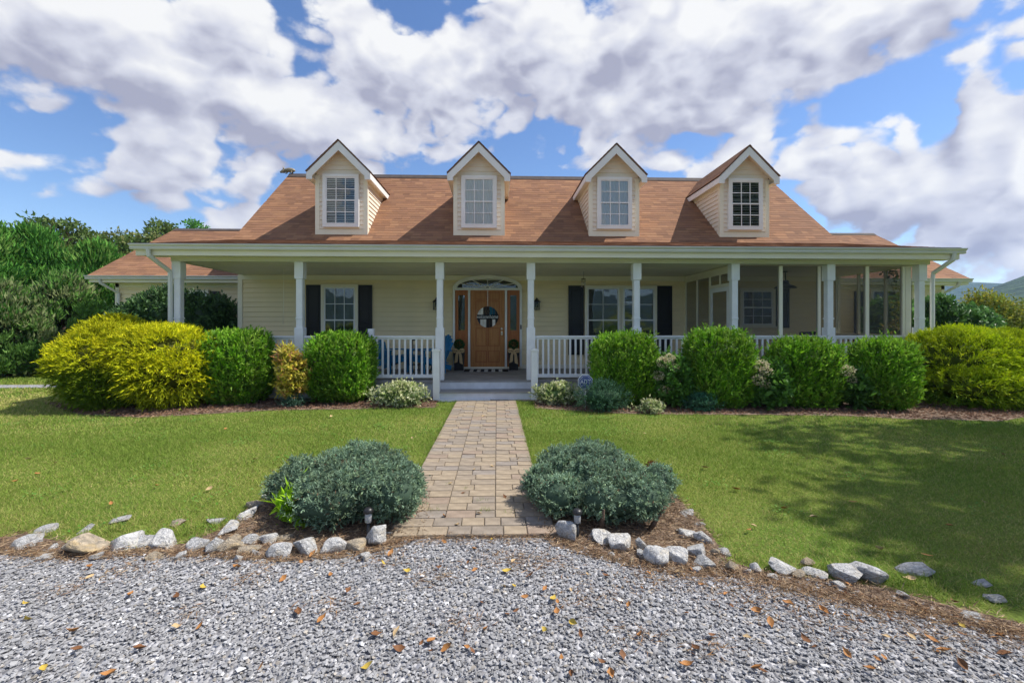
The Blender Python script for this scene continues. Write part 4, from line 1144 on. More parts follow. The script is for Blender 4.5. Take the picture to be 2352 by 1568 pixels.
# --- animal-shaped vane on the ridge
vx, vy, vz = RX0 + .12, RIDGE[0], RIDGE[1]
M_VANE = mat('weathered_copper', (.28, .24, .17), .55, .35, 20, .2, 60, metal=.3)
vn = empty('weather_vane', (vx, vy, vz), 0, 'small animal-shaped weather vane at the end of the roof ridge', 'weather vane')
tube('spindle', vn, [(vx, vy, vz + .0), (vx, vy, vz + .10)], .008, M_FLASH, 6)
bm = bmesh.new()
bmesh.ops.create_icosphere(bm, subdivisions=3, radius=1)
for v in bm.verts:
    x_, y_, z_ = v.co
    v.co = (x_ * .20 * (1 + .0 * z_), y_ * .075, z_ * .075 * (1 + .15 * x_) + .02 * (1 - x_ * x_))
bodyme = bpy.data.meshes.new('body'); bm.to_mesh(bodyme); bm.free(); bodyme.materials.append(M_VANE)
for p in bodyme.polygons: p.use_smooth = True
o = bpy.data.objects.new('body', bodyme); o.location = (vx - .12, vy, vz + .15); link(o, vn)
lathe('head', vn, [(.012, -.02), (.055, .01), (.065, .06), (.045, .11), (.03, .15), (.028, .165)], M_VANE, 12, (0, 0, 0)).matrix_basis = Matrix.Translation((vx - .27, vy, vz + .15)) @ Matrix.Rotation(RAD(-112), 4, 'Y')
for s in (-1, 1):
    tube('ear', vn, [(vx - .30, vy + s * .03, vz + .17), (vx - .315, vy + s * .05, vz + .30)], [.022, .003], M_VANE, 6)
for (a, s) in ((-.20, 1), (-.20, -1), (-.02, 1), (-.02, -1)):
    tube('leg', vn, [(vx + a, vy + s * .04, vz + .12), (vx + a - .03, vy + s * .045, vz + .07), (vx + a - .07, vy + s * .045, vz + .06)], [.025, .016, .012], M_VANE, 6)

# --- alarm-company yard sign: octagon with lettering
ay = 8.0
sxc, szc = X(1344.5, ay), Z(1344.5, 877, ay)
ys_ = empty('yard_sign', (sxc, ay, 0), 0, 'small blue and white octagonal ADT security sign on a stake', 'sign')
M_SBLUE = mat('sign_blue', (.02, .04, .20), .4); M_SWHITE = mat('sign_white', (.72, .74, .78), .4); M_SMID = mat('sign_midblue', (.20, .24, .42), .4)
def octo(name, r, m, y0, y1):
    return prism(name, ys_, m, [(sxc + r * math.cos(RAD(22.5 + 45 * k)), szc + r * math.sin(RAD(22.5 + 45 * k))) for k in range(8)], 'y', y0, y1)
octo('border', .142, M_SWHITE, ay - .004, ay + .004)
octo('panel', .130, M_SBLUE, ay - .007, ay - .0041)
octo('inner_border', .112, M_SWHITE, ay - .009, ay - .0071)
octo('inner_panel', .104, M_SBLUE, ay - .011, ay - .0091)
text_obj('lettering', ys_, 'ADT', .105, M_SWHITE, (sxc, ay - .0125, szc), sx_=.86)
box('stripe', ys_, M_SMID, sxc - .065, sxc + .065, ay - .013, ay - .0112, szc + .05, szc + .068)
box('stripe', ys_, M_SMID, sxc - .065, sxc + .065, ay - .013, ay - .0112, szc - .068, szc - .05)
tube('stake', ys_, [(sxc, ay + .006, -.05), (sxc, ay + .006, szc)], .009, M_SWHITE, 6)

# --- solar path lights
M_SLEEVE = mat('clear_sleeve', (.32, .33, .34), .25, spec=.5)
def path_light(u, v, h, label):
    p = gp(u, v)
    t = empty('path_light', (p.x, p.y, 0), 0, label, 'path light', 'small solar lights by the junipers')
    lathe('stake', t, [(.006, -.08), (.013, 0), (.013, h * .55)], M_BLACKM, 10, (p.x, p.y, 0))
    lathe('lens', t, [(.022, h * .55), (.024, h * .56), (.024, h * .83), (.022, h * .84)], M_SLEEVE, 14, (p.x, p.y, 0))
    lathe('cap', t, [(.034, h * .84), (.037, h * .86), (.034, h * .94), (.02, h * .99), (.003, h)], M_BLACKM, 16, (p.x, p.y, 0))
path_light(1326, 1238, .215, 'small solar light on a dark stake by the juniper right of the path')
path_light(846, 1240, .23, 'small solar light on a dark stake by the juniper left of the path')

# ------------------------------------------------------------------ planting
M_LEAF = attr_mat('leaf', .55, .32, spec=.3)
M_NEEDLE = attr_mat('needle', .7, .22, spec=.15)
M_GLOSSY = attr_mat('glossy_leaf', .5, .25, spec=.35)
M_BARK = mat('bark', (.11, .075, .055), .95, .35, 14, .6, 40)

def ico(sub=3):
    bm = bmesh.new(); bmesh.ops.create_icosphere(bm, subdivisions=sub, radius=1)
    V = np.array([v.co[:] for v in bm.verts]); F = np.array([[v.index for v in f.verts] for f in bm.faces]); bm.free()
    return V, F
ICO_V, ICO_F = ico(3)
def sup(d, rx, ry, rz, n):
    return (np.abs(d[:, 0] / rx) ** n + np.abs(d[:, 1] / ry) ** n + np.abs(d[:, 2] / rz) ** n) ** (-1 / n)
def shrub(name, label, cat, group, lobes, nshoot, shoot, nleaf, L, W, pal, tips, material, seed, w=(1, .5, .5), open_=.6, bump=.10, bfreq=6.0, flat=0.0, lowcut=-.9, droop=0.0, stems=5, corecol=None, patch=None, corescale=.80, depth=.25):
    """a shrub of shoots set on the skin of one or more rounded lobes (cx, cy, cz, rx, ry, rz, n)"""
    r = np.random.default_rng(seed)
    wav = Waves(seed + 100, bfreq)
    lob = np.array([l[:6] for l in lobes], float); ex = [l[6] if len(l) > 6 else 2.0 for l in lobes]
    area = (lob[:, 3] * lob[:, 4] + lob[:, 3] * lob[:, 5] + lob[:, 4] * lob[:, 5]); area /= area.sum()
    P, N = [], []
    for i, l in enumerate(lob):
        m = int(nshoot * area[i] * 1.3)
        d = unit(r.normal(size=(m, 3))); d[:, 2] = np.where(d[:, 2] < lowcut, -d[:, 2], d[:, 2])
        rad = sup(d, l[3], l[4], l[5], ex[i])
        q = d * rad[:, None]
        g_ = np.sign(q) * np.abs(q / l[3:6]) ** (ex[i] - 1) / l[3:6]; g_ = unit(g_)
        pw = q + l[:3]
        q = q * (1 + bump * wav(pw))[:, None] * (1 - depth * r.random(m) ** 2)[:, None]
        P.append(q + l[:3]); N.append(g_)
    P = np.concatenate(P); N = np.concatenate(N)
    keep = P[:, 2] > .02
    for i, l in enumerate(lob):
        q = (P - l[:3]) / l[3:6]
        keep &= ~((np.abs(q) ** ex[i]).sum(1) < .55)
    P, N = P[keep], N[keep]; m = len(P)
    up = np.array((0, 0, 1.0))
    ax_ = unit(N * w[0] + up * w[1] + r.normal(0, 1, (m, 3)) * w[2] * .6)
    ax_[:, 2] *= (1 - flat); ax_ = unit(ax_)
    ls = shoot * r.uniform(.6, 1.35, m) * np.where(r.random(m) < .03, 1.9, 1.0)
    base = P - ax_ * (ls * .55)[:, None]
    tt = np.tile(np.linspace(.15, 1, nleaf), m) + r.uniform(-.06, .06, m * nleaf)
    bi_ = np.repeat(np.arange(m), nleaf)
    Q = base[bi_] + ax_[bi_] * (ls[bi_] * tt)[:, None]
    Q[:, 2] -= droop * (tt ** 2) * ls[bi_]
    D = unit(ax_[bi_] + r.normal(0, 1, (len(Q), 3)) * open_)
    D[:, 2] -= droop * tt; D = unit(D)
    pal = np.array(pal, float); tips = np.array(tips, float)
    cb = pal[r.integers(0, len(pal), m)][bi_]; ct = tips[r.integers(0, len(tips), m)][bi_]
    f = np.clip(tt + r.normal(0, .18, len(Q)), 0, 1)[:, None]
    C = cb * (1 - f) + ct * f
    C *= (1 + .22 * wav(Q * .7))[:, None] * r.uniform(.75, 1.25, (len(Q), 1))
    if patch is not None: C = patch(Q, C, r)
    C = np.clip(C, .002, .95)
    ok = Q[:, 2] > .005; Q, D, C = Q[ok], D[ok], C[ok]
    cv, cf, cc = [], [], []; nv = 0
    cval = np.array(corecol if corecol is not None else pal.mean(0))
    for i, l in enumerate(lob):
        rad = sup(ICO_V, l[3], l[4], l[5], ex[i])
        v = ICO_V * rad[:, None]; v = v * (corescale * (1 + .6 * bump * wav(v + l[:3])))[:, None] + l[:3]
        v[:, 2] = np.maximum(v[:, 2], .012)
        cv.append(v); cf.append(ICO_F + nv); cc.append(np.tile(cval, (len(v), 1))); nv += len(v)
    cf = np.concatenate(cf); cf = np.column_stack([cf, cf[:, 2]])
    c0 = lob[:, :3].mean(0)
    t = empty(name, (c0[0], c0[1], 0), r.uniform(0, 1) * 0, label, cat, group)
    n = len(Q)
    # core as degenerate-free triangles in a separate mesh is avoided: quads of leaves and triangles of core are two parts
    me = leaf_mesh('foliage', Q, D, L * r.uniform(.7, 1.3, n), W * r.uniform(.7, 1.3, n), C, material, r)
    meshobj('foliage', me, t)
    cme = npmesh('inner_foliage', np.concatenate(cv), cf[:, :3], material, np.concatenate(cc), True)
    meshobj('inner_foliage', cme, t)
    for k in range(stems):
        a = r.uniform(0, 6.28); q = r.uniform(.1, .4)
        l = lob[r.integers(0, len(lob))]
        x0, y0 = l[0] + math.cos(a) * l[3] * q, l[1] + math.sin(a) * l[4] * q
        tube('stem', t, [(x0, y0, -.02), (x0 + .05 * math.cos(a), y0 + .05 * math.sin(a), l[2] * .35), (x0 + .12 * math.cos(a), y0 + .12 * math.sin(a), l[2] * .9)], [.022, .017, .008], M_BARK, 6)
    return t

# --- clipped green shrubs along the porch: (u left, u right, v top, v base)
GREEN = [(.065, .17, .010), (.08, .21, .012), (.05, .14, .010), (.10, .23, .02), (.12, .14, .03)]  # bases darker than the tips: shaded depth put into the leaf colour
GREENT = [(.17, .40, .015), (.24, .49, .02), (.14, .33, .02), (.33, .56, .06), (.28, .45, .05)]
def boxy(u0, u1, vt, vb, label, seed, nx=4.6):
    yb = gp((u0 + u1) / 2, vb).y + .02
    yc, ry = yb + .5, .5
    for _ in range(3):
        sg_ = 1 if u0 > 1138 else -1; x0, x1 = X(u0, yc + sg_ * .5 * ry), X(u1, yc - sg_ * .5 * ry); rx = (x1 - x0) / 2; ry = min(.56, rx * .85); yc = yb + ry * .93
    xc = (x0 + x1) / 2
    top = Z((u0 + u1) / 2, vt, yc - ry * .25) - .09
    rz = top / 2
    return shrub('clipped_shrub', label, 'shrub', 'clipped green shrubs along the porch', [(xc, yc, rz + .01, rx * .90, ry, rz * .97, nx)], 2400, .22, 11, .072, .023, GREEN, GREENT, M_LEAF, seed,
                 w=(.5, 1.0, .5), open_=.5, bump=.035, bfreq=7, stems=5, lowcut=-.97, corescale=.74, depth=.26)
boxy(459, 632, 757, 936, 'boxy clipped green shrub beside the big golden mound on the left', 1)
boxy(700, 868, 765, 932, 'boxy clipped green shrub in front of the blue garden chairs', 2)
boxy(1356, 1513, 765, 938, 'boxy clipped green shrub next to the security sign', 3)
boxy(1564, 1735, 757, 944, 'boxy clipped green shrub in front of the screen door', 4)
boxy(1763, 1936, 777, 944, 'boxy clipped green shrub in front of the screened porch, between flowering shrubs', 5)
boxy(1950, 2108, 778, 948, 'boxy clipped green shrub touching the golden mound on the right', 6)

# --- golden threadleaf mounds
YEL = [(.31, .36, .012), (.24, .31, .012), (.36, .38, .015)]
YELT = [(.66, .64, .012), (.74, .70, .015), (.58, .59, .012), (.52, .56, .015)]
def gl(u0, u1, vt, vb, y, n=2.3, ry=None):
    x0, x1 = X(u0, y), X(u1, y); z1 = Z((u0 + u1) / 2, vt, y); z0 = max(Z((u0 + u1) / 2, vb, y), .05)
    return ((x0 + x1) / 2, y, (z0 + z1) / 2, (x1 - x0) / 2, ry or (x1 - x0) * .42, (z1 - z0) / 2, n)
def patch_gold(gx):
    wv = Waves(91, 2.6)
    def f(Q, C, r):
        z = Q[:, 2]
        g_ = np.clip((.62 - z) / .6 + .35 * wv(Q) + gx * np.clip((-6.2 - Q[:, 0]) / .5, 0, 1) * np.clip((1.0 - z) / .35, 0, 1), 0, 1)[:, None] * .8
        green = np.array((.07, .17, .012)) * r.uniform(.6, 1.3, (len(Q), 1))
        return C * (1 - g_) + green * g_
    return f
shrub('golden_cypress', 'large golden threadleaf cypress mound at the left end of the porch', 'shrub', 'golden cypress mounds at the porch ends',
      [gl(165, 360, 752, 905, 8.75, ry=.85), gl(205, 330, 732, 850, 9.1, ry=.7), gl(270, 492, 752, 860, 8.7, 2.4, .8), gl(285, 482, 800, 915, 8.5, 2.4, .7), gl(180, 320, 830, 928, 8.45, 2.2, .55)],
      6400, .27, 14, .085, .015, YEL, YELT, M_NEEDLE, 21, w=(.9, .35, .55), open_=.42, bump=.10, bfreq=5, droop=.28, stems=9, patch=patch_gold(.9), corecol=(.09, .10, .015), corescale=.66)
YELG = [(.20, .31, .012), (.16, .27, .012), (.24, .33, .015)]
YELGT = [(.52, .64, .012), (.55, .62, .02), (.42, .53, .015), (.38, .48, .02)]
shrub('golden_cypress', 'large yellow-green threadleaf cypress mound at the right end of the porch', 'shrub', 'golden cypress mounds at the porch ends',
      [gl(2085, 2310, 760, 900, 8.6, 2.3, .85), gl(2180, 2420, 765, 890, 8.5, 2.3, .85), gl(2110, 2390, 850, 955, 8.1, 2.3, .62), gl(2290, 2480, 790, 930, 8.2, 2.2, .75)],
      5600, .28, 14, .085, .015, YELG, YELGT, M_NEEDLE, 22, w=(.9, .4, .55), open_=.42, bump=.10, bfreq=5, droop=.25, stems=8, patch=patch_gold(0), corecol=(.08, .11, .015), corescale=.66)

# --- smaller planting in the house bed
def small(name, label, cat, group, u0, u1, vt, vb, yoff, pal, tips, seed, nshoot=420, L=.06, W=.03, shoot=.16, material=None, bump=.18, n=2.1, extra=(), ry=None, open_=.9, nleaf=8, w=(1, .5, .6), corescale=.7):
    p = gp((u0 + u1) / 2, vb); y = p.y + yoff
    return shrub(name, label, cat, group, [gl(u0, u1, vt, vb, y, n, ry)] + list(extra), nshoot, shoot, nleaf, L, W, pal, tips, material or M_LEAF, seed, w=w, open_=open_, bump=bump, stems=3, corescale=corescale)
VAR = [(.10, .18, .05), (.14, .22, .07)]; VART = [(.62, .62, .36), (.50, .54, .26), (.30, .38, .12), (.70, .70, .48)]
small('euonymus', 'low cream-and-green variegated euonymus left of the steps', 'shrub', 'variegated shrubs beside the steps', 832, 1005, 888, 938, .28, VAR, VART, 31, 620, .055, .03, ry=.3)
small('euonymus', 'low cream-and-green variegated euonymus right of the steps', 'shrub', 'variegated shrubs beside the steps', 1228, 1335, 886, 934, .25, VAR, VART, 32, 420, .055, .03, ry=.28)
DKJ = [(.03, .075, .035), (.04, .09, .05)]; DKJT = [(.06, .14, .07), (.08, .17, .10)]
small('low_juniper', 'low dark green juniper under the security sign', 'shrub', None, 1325, 1445, 886, 950, .26, DKJ, DKJT, 33, 520, .04, .012, .18, M_NEEDLE, ry=.3)
small('low_juniper', 'dark green creeping shrub against the porch skirt left of the steps', 'shrub', None, 885, 1000, 870, 905, .45, DKJ, [(.05, .15, .05), (.06, .18, .06)], 34, 380, .05, .02, .16, M_LEAF, ry=.2)
NAN = [(.20, .24, .02), (.32, .30, .04)]; NANT = [(.75, .60, .08), (.66, .64, .07), (.68, .36, .14), (.80, .70, .16)]
small('nandina', 'yellow and orange leafed nandina between two clipped shrubs on the left', 'shrub', None, 634, 706, 808, 930, -.02, NAN, NANT, 35, 560, .09, .036, .2, ry=.33, bump=.25)
small('low_juniper', 'low blue-green creeping juniper below the yellow nandina', 'shrub', None, 630, 720, 915, 938, .15, DKJ, [(.09, .18, .13), (.11, .2, .15)], 36, 240, .035, .01, .12, M_NEEDLE, ry=.16)
HYD = [(.05, .13, .02), (.07, .16, .03)]; HYDT = [(.10, .24, .03), (.14, .30, .05), (.08, .2, .03)]
FLO = [(.50, .46, .26), (.42, .40, .22)]; FLOT = [(.72, .66, .46), (.60, .46, .34), (.66, .64, .42), (.45, .50, .22)]
def hydrangea(u0, u1, vt, vb, label, seed, heads):
    t = small('hydrangea', label, 'shrub', 'fading hydrangeas between the clipped shrubs', u0, u1, vt + 12, vb, -.16, HYD, HYDT, seed, 320, .10, .06, .18, ry=.35)
    r = np.random.default_rng(seed)
    for (u, v, rad) in heads:
        y = gp((u0 + u1) / 2, vb).y - .36; c = at(u, v, y)
        n = 240; d = unit(r.normal(size=(n, 3))); p = np.array(c) + d * (r.uniform(.5, 1, n) ** .5)[:, None] * rad * np.array((1, 1, .75))
        C = np.array(FLOT)[r.integers(0, 4, n)] * r.uniform(.75, 1.2, (n, 1))
        meshobj('flower_head', leaf_mesh('flower_head', p, unit(d + r.normal(0, .6, (n, 3))), r.uniform(.025, .04, n), r.uniform(.02, .034, n), C, M_LEAF, r), t)
hydrangea(1503, 1578, 812, 930, 'fading cream hydrangea with pinkish heads right of the sign shrub', 41, [(1525, 832, .13), (1545, 845, .11), (1512, 862, .1), (1550, 884, .12), (1525, 895, .1), (1538, 822, .09)])
hydrangea(1733, 1790, 822, 935, 'fading cream hydrangea in the middle of the right-hand shrubs', 42, [(1748, 838, .12), (1760, 852, .10), (1742, 872, .11), (1758, 884, .08)])
hydrangea(1922, 1968, 838, 935, 'small fading hydrangea between the last two clipped shrubs', 43, [(1945, 852, .12), (1955, 870, .08)])
small('red_nandina', 'small red-leaved plant at the foot of the right-hand hydrangea', 'plant', None, 1500, 1528, 900, 925, .1, [(.25, .04, .03)], [(.40, .07, .04), (.30, .05, .03)], 44, 60, .05, .025, .1, ry=.12)
small('low_juniper', 'low bluish creeping juniper before the shrub by the screen door', 'shrub', None, 1565, 1650, 912, 950, .2, DKJ, [(.05, .16, .09), (.06, .19, .11)], 45, 260, .04, .012, .14, M_NEEDLE, ry=.2)
small('euonymus', 'sprawling variegated sprigs below the sign shrub', 'shrub', None, 1440, 1550, 928, 952, .12, VAR, VART, 46, 130, .05, .026, .12, ry=.15, corescale=.4)

# --- blue junipers by the drive
JUN = [(.08, .13, .08), (.095, .15, .09), (.065, .11, .065)]; JUNT = [(.25, .37, .25), (.30, .42, .285), (.20, .31, .20), (.29, .40, .225)]
def jl(u0, u1, vt, vb, y, ry, n=2.2):
    return gl(u0, u1, vt, vb, y, n, ry)
def patch_j(Q, C, r):
    b = (r.random(len(Q)) < np.where(Waves(5, 9)(Q) > 1.15, .5, .03))[:, None]
    return np.where(b, np.array((.16, .10, .06)), C)
def knobs(lobes, n, seed):
    """small knobs of growth that break up the outline"""
    r = np.random.default_rng(seed); out = list(lobes)
    for k in range(n):
        l = lobes[int(r.integers(0, len(lobes)))]; d = unit(r.normal(size=(1, 3)))[0]; d[2] = abs(d[2]) * .9 + .1
        q = r.uniform(.07, .13)
        out.append((l[0] + d[0] * l[3] * .8, l[1] + d[1] * l[4] * .8, l[2] + d[2] * l[5] * .66, q * 1.2, q * 1.2, q, 2.0))
    return out
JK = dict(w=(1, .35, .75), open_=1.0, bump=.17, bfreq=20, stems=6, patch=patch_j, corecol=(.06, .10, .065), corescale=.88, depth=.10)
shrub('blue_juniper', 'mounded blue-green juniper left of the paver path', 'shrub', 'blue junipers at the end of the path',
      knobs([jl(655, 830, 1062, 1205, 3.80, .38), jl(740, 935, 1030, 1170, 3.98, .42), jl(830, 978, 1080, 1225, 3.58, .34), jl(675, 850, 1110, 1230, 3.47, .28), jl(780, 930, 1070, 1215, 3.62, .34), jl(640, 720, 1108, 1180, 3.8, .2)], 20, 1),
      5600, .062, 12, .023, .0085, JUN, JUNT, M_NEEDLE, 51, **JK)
shrub('blue_juniper', 'mounded blue-green juniper with fallen leaves right of the paver path', 'shrub', 'blue junipers at the end of the path',
      knobs([jl(1250, 1470, 1030, 1175, 3.95, .42), jl(1222, 1340, 1092, 1182, 3.66, .24), jl(1330, 1500, 1095, 1222, 3.5, .30), jl(1420, 1540, 1085, 1195, 3.72, .30), jl(1280, 1430, 1062, 1190, 3.72, .33)], 20, 2),
      5600, .062, 12, .023, .0085, JUN, JUNT, M_NEEDLE, 52, **JK)
small('seedling', 'bright lime-green seedling beside the left juniper', 'plant', None, 640, 700, 1150, 1200, -.06, [(.16, .36, .015)], [(.38, .62, .03), (.32, .56, .02)], 53, 30, .085, .03, .16, ry=.08, corescale=.05, open_=.7)
small('seedling', 'dead rusty twigs at the edge of the right juniper', 'plant', None, 1480, 1518, 1075, 1105, .25, [(.16, .06, .03)], [(.30, .10, .04), (.22, .08, .03)], 54, 60, .05, .014, .1, ry=.1, corescale=.05)

# --- shrubs beside the wings
DK = [(.025, .06, .022), (.035, .08, .028), (.04, .095, .025)]; DKT = [(.07, .15, .045), (.10, .20, .055), (.055, .12, .04)]
shrub('dark_holly', 'dark green holly mass in front of the left wing', 'shrub', 'dark hollies beside the wings',
      [gl(270, 400, 700, 790, 12.3, 2.2, .9), gl(330, 480, 672, 780, 12.3, 2.2, .9), gl(430, 538, 690, 790, 12.2, 2.2, .8)], 1500, .3, 10, .10, .05, DK, DKT, M_GLOSSY, 61, w=(1, .6, .7), open_=.8, bump=.12, bfreq=4, stems=5)
shrub('dark_holly', 'glossy green camellia beside the right wing, behind the golden mound', 'shrub', 'dark hollies beside the wings',
      [gl(2005, 2090, 692, 800, 12.7, 2.2, .7), gl(2115, 2195, 690, 800, 12.4, 2.2, .7), gl(2165, 2270, 712, 800, 12.3, 2.2, .7)], 1300, .3, 9, .12, .065, [(.04, .12, .03), (.055, .14, .04)], [(.12, .27, .06), (.17, .34, .10), (.09, .21, .05)], M_GLOSSY, 62, w=(1, .6, .7), open_=.8, bump=.14, bfreq=4, stems=5)
shrub('autumn_shrub', 'loose yellow-green shrub beyond the right wing', 'shrub', None,
      [gl(2222, 2330, 700, 790, 14.6, 2.1, .8), gl(2240, 2280, 676, 760, 14.8, 2.1, .4), gl(2318, 2352, 690, 790, 14.9, 2.1, .4)], 900, .5, 9, .11, .05, [(.10, .15, .02), (.14, .17, .03)], [(.38, .36, .05), (.28, .32, .05), (.20, .28, .05)], M_LEAF, 63, w=(.8, .9, .7), open_=.8, bump=.3, bfreq=5, stems=4, corescale=.55)
# climbing vine at the right end of the screened porch
vyy = 10.35
vt_ = empty('climbing_vine', (X(2055, vyy), vyy, FLZ), 0, 'yellow-green climbing vine at the right end of the screened porch', 'vine')
r = np.random.default_rng(70)
tube('stem', vt_, [(X(2062, vyy), vyy, FLZ), (X(2058, vyy), vyy, 1.2), (X(2064, vyy), vyy, 1.9), (X(2050, vyy), vyy, 2.4), (X(2030, vyy), vyy, 2.62)], [.014, .012, .01, .008, .005], M_BARK, 6)
def vine_leaves(c, sp, n, cols):
    p = np.array(c) + r.normal(0, 1, (n, 3)) * np.array(sp); d = unit(r.normal(size=(n, 3)) + np.array((0, -.4, -.4)))
    return p, d, np.array(cols)[r.integers(0, len(cols), n)]
vp = [vine_leaves(at(2060, 690, vyy), (.06, .05, .22), 110, [(.30, .34, .03), (.36, .36, .05), (.14, .22, .02)]), vine_leaves(at(2048, 745, vyy), (.12, .06, .10), 80, [(.30, .32, .03), (.40, .30, .06)]), vine_leaves(at(2045, 630, vyy), (.12, .05, .10), 55, [(.04, .08, .015), (.05, .10, .02)])]
p = np.concatenate([a[0] for a in vp]); d = np.concatenate([a[1] for a in vp]); c = np.concatenate([a[2] for a in vp])
meshobj('foliage', leaf_mesh('foliage', p, d, r.uniform(.06, .1, len(p)), r.uniform(.05, .08, len(p)), c, M_LEAF, r), vt_)

# ------------------------------------------------------------------ trees
def limb_path(a, b, r, sag=.12, n=5):
    a, b = Vector(a), Vector(b); L = (b - a).length
    return [a.lerp(b, k / (n - 1)) + Vector((r.normal(0, sag * L * .25), r.normal(0, sag * L * .25), sag * L * math.sin(math.pi * k / (n - 1)))) * (0 if k in (0, n - 1) else 1) for k in range(n)]
def tree(name, label, base, h, rad, crown_lo, nclump, nleaf, L, W, pal, seed, shape='round', material=None, trunk_r=.16, group=None, density=1.0, clump_r=.45, yscale=1.0, lean=0.0):
    r = np.random.default_rng(seed)
    bx, by = base
    t = empty(name, (bx, by, 0), 0, label, 'tree', group)
    tp = [(bx, by, -.1), (bx + r.normal(0, .05), by, h * .3), (bx + lean * .4 + r.normal(0, .1), by + r.normal(0, .1), h * .6), (bx + lean, by, h * .92)]
    tube('trunk', t, tp, [trunk_r, trunk_r * .8, trunk_r * .5, trunk_r * .12], M_BARK, 9)
    C = []
    while len(C) < nclump:
        z_ = r.uniform(crown_lo, h); q = (z_ - crown_lo) / (h - crown_lo)
        if shape == 'cone': R = rad * (1 - q) ** .75 * min(1, .55 + q * 3.5)
        elif shape == 'column': R = rad * (1 - q ** 3) * min(1, .5 + q * 3)
        else: R = rad * math.sqrt(max(0, 1 - (2 * q - .9) ** 2 / 1.25))
        a = r.uniform(0, 6.28); k = r.random() ** .35
        R *= .82 + .25 * math.sin(3 * a + seed) * math.sin(5 * q + seed * 2)
        C.append((bx + lean * q + math.cos(a) * R * k, by + math.sin(a) * R * k * yscale, z_))
    C = np.array(C)
    for k in range(min(nclump, 12)):
        c = C[k]; zz = max(crown_lo * .6, c[2] - (.5 + rad * .35))
        tube('limb', t, limb_path((bx + lean * zz / h, by, zz), tuple(c), r), [trunk_r * .35, trunk_r * .28, trunk_r * .2, trunk_r * .12, trunk_r * .05], M_BARK, 6)
    m = nclump * nleaf; ci = np.repeat(np.arange(nclump), nleaf)
    d = unit(r.normal(size=(m, 3)))
    cr = clump_r * r.uniform(.6, 1.4, nclump)
    P = C[ci] + d * (cr[ci] * r.random(m) ** .45)[:, None] * np.array((1, 1, .62))
    axis = np.array((bx, by, crown_lo)); out = unit(C[ci] - axis)
    if shape in ('cone', 'column'): D = unit(out * .7 + d * .5 + np.array((0, 0, .55)) + r.normal(0, .35, (m, 3)))
    else: D = unit(d * .6 + out * .3 + r.normal(0, .7, (m, 3)) + np.array((0, 0, -.1)))
    pal = np.array(pal, float); cc = pal[r.integers(0, len(pal), nclump)][ci] * r.uniform(.7, 1.3, (m, 1))
    ok = P[:, 2] > .05
    P, D, cc = P[ok], D[ok], cc[ok]; m = len(P)
    meshobj('crown', leaf_mesh('crown', P, D, L * r.uniform(.6, 1.4, m), W * r.uniform(.6, 1.4, m), np.clip(cc, .003, .9), material or M_LEAF, r), t)
    return t
EVG = [(.08, .23, .035), (.10, .28, .045), (.065, .18, .03), (.14, .33, .05), (.16, .29, .06)]
EVP = [(.16, .29, .07), (.13, .27, .055), (.25, .30, .13), (.10, .23, .045)]
GR_T = 'trees beyond the left lawn'
def tx(u, Y): return (X(u, Y), Y)
tree('evergreen_tree', 'broad dark evergreen at the far left edge of the lawn', tx(-40, 15.0), 4.5, 2.2, .25, 190, 90, .22, .07, EVG, 101, 'column', M_NEEDLE, .16, GR_T, clump_r=.5)
tree('evergreen_tree', 'bright green evergreen rising above the gravel strip', tx(75, 16.2), 4.6, 2.0, .3, 190, 90, .22, .07, EVG, 102, 'column', M_NEEDLE, .16, GR_T, clump_r=.5)
tree('evergreen_tree', 'pale olive cedar with brownish boughs low behind the golden mound', tx(150, 14.6), 2.9, 1.5, .2, 130, 80, .18, .06, EVP, 103, 'column', M_NEEDLE, .13, GR_T, clump_r=.4)
tree('evergreen_tree', 'dense green evergreen next to the left wing', tx(225, 16.8), 4.2, 1.6, .3, 170, 90, .22, .07, EVG, 104, 'column', M_NEEDLE, .15, GR_T, clump_r=.5)
tree('evergreen_tree', 'small olive cedar at the left frame edge above the gravel strip', tx(15, 13.6), 2.6, 1.3, .15, 110, 80, .17, .06, EVP, 105, 'column', M_NEEDLE, .12, GR_T, clump_r=.38)
DEC = [(.13, .20, .04), (.17, .22, .055), (.10, .17, .04), (.20, .22, .07)]
for (u, Y, vt, rad, sd, lab) in ((95, 30, 507, 2.6, 111, 'tall leafy tree with open crown behind the far left evergreen'), (165, 31, 520, 2.4, 112, 'tall leafy tree with feathery crown behind the pale cedar'), (225, 33, 545, 3.0, 113, 'rounded olive tree in the back row left of the wing'),
                               (285, 34, 545, 3.0, 114, 'rounded olive tree in the back row above the wing eave'), (335, 33, 545, 2.6, 115, 'leafy tree in the back row beside the wing gable'), (375, 36, 520, 2.4, 116, 'tall leafy tree rising behind the wing ridge end'), (445, 38, 508, 2.6, 117, 'tall dark tree peeking over the left wing ridge'), (-60, 32, 520, 3.2, 118, 'leafy tree at the far left end of the back row')):
    p = at(u, vt, Y)
    tree('leafy_tree', lab, (p.x, p.y), p.z, rad, 1.2, 85, 75, .26, .15, DEC if sd != 117 else EVG, sd, 'round', M_LEAF, .2, 'leafy trees in the back row', clump_r=.75)
# the tree just outside the picture whose shade lies on the right-hand lawn
tree('shade_tree', 'large spreading shade tree standing right of the lawn, shading it', (12.9, 3.4), 10.8, 4.3, 5.0, 190, 170, .22, .13, DEC, 130, 'round', M_LEAF, .26, None, clump_r=.95, yscale=.95)

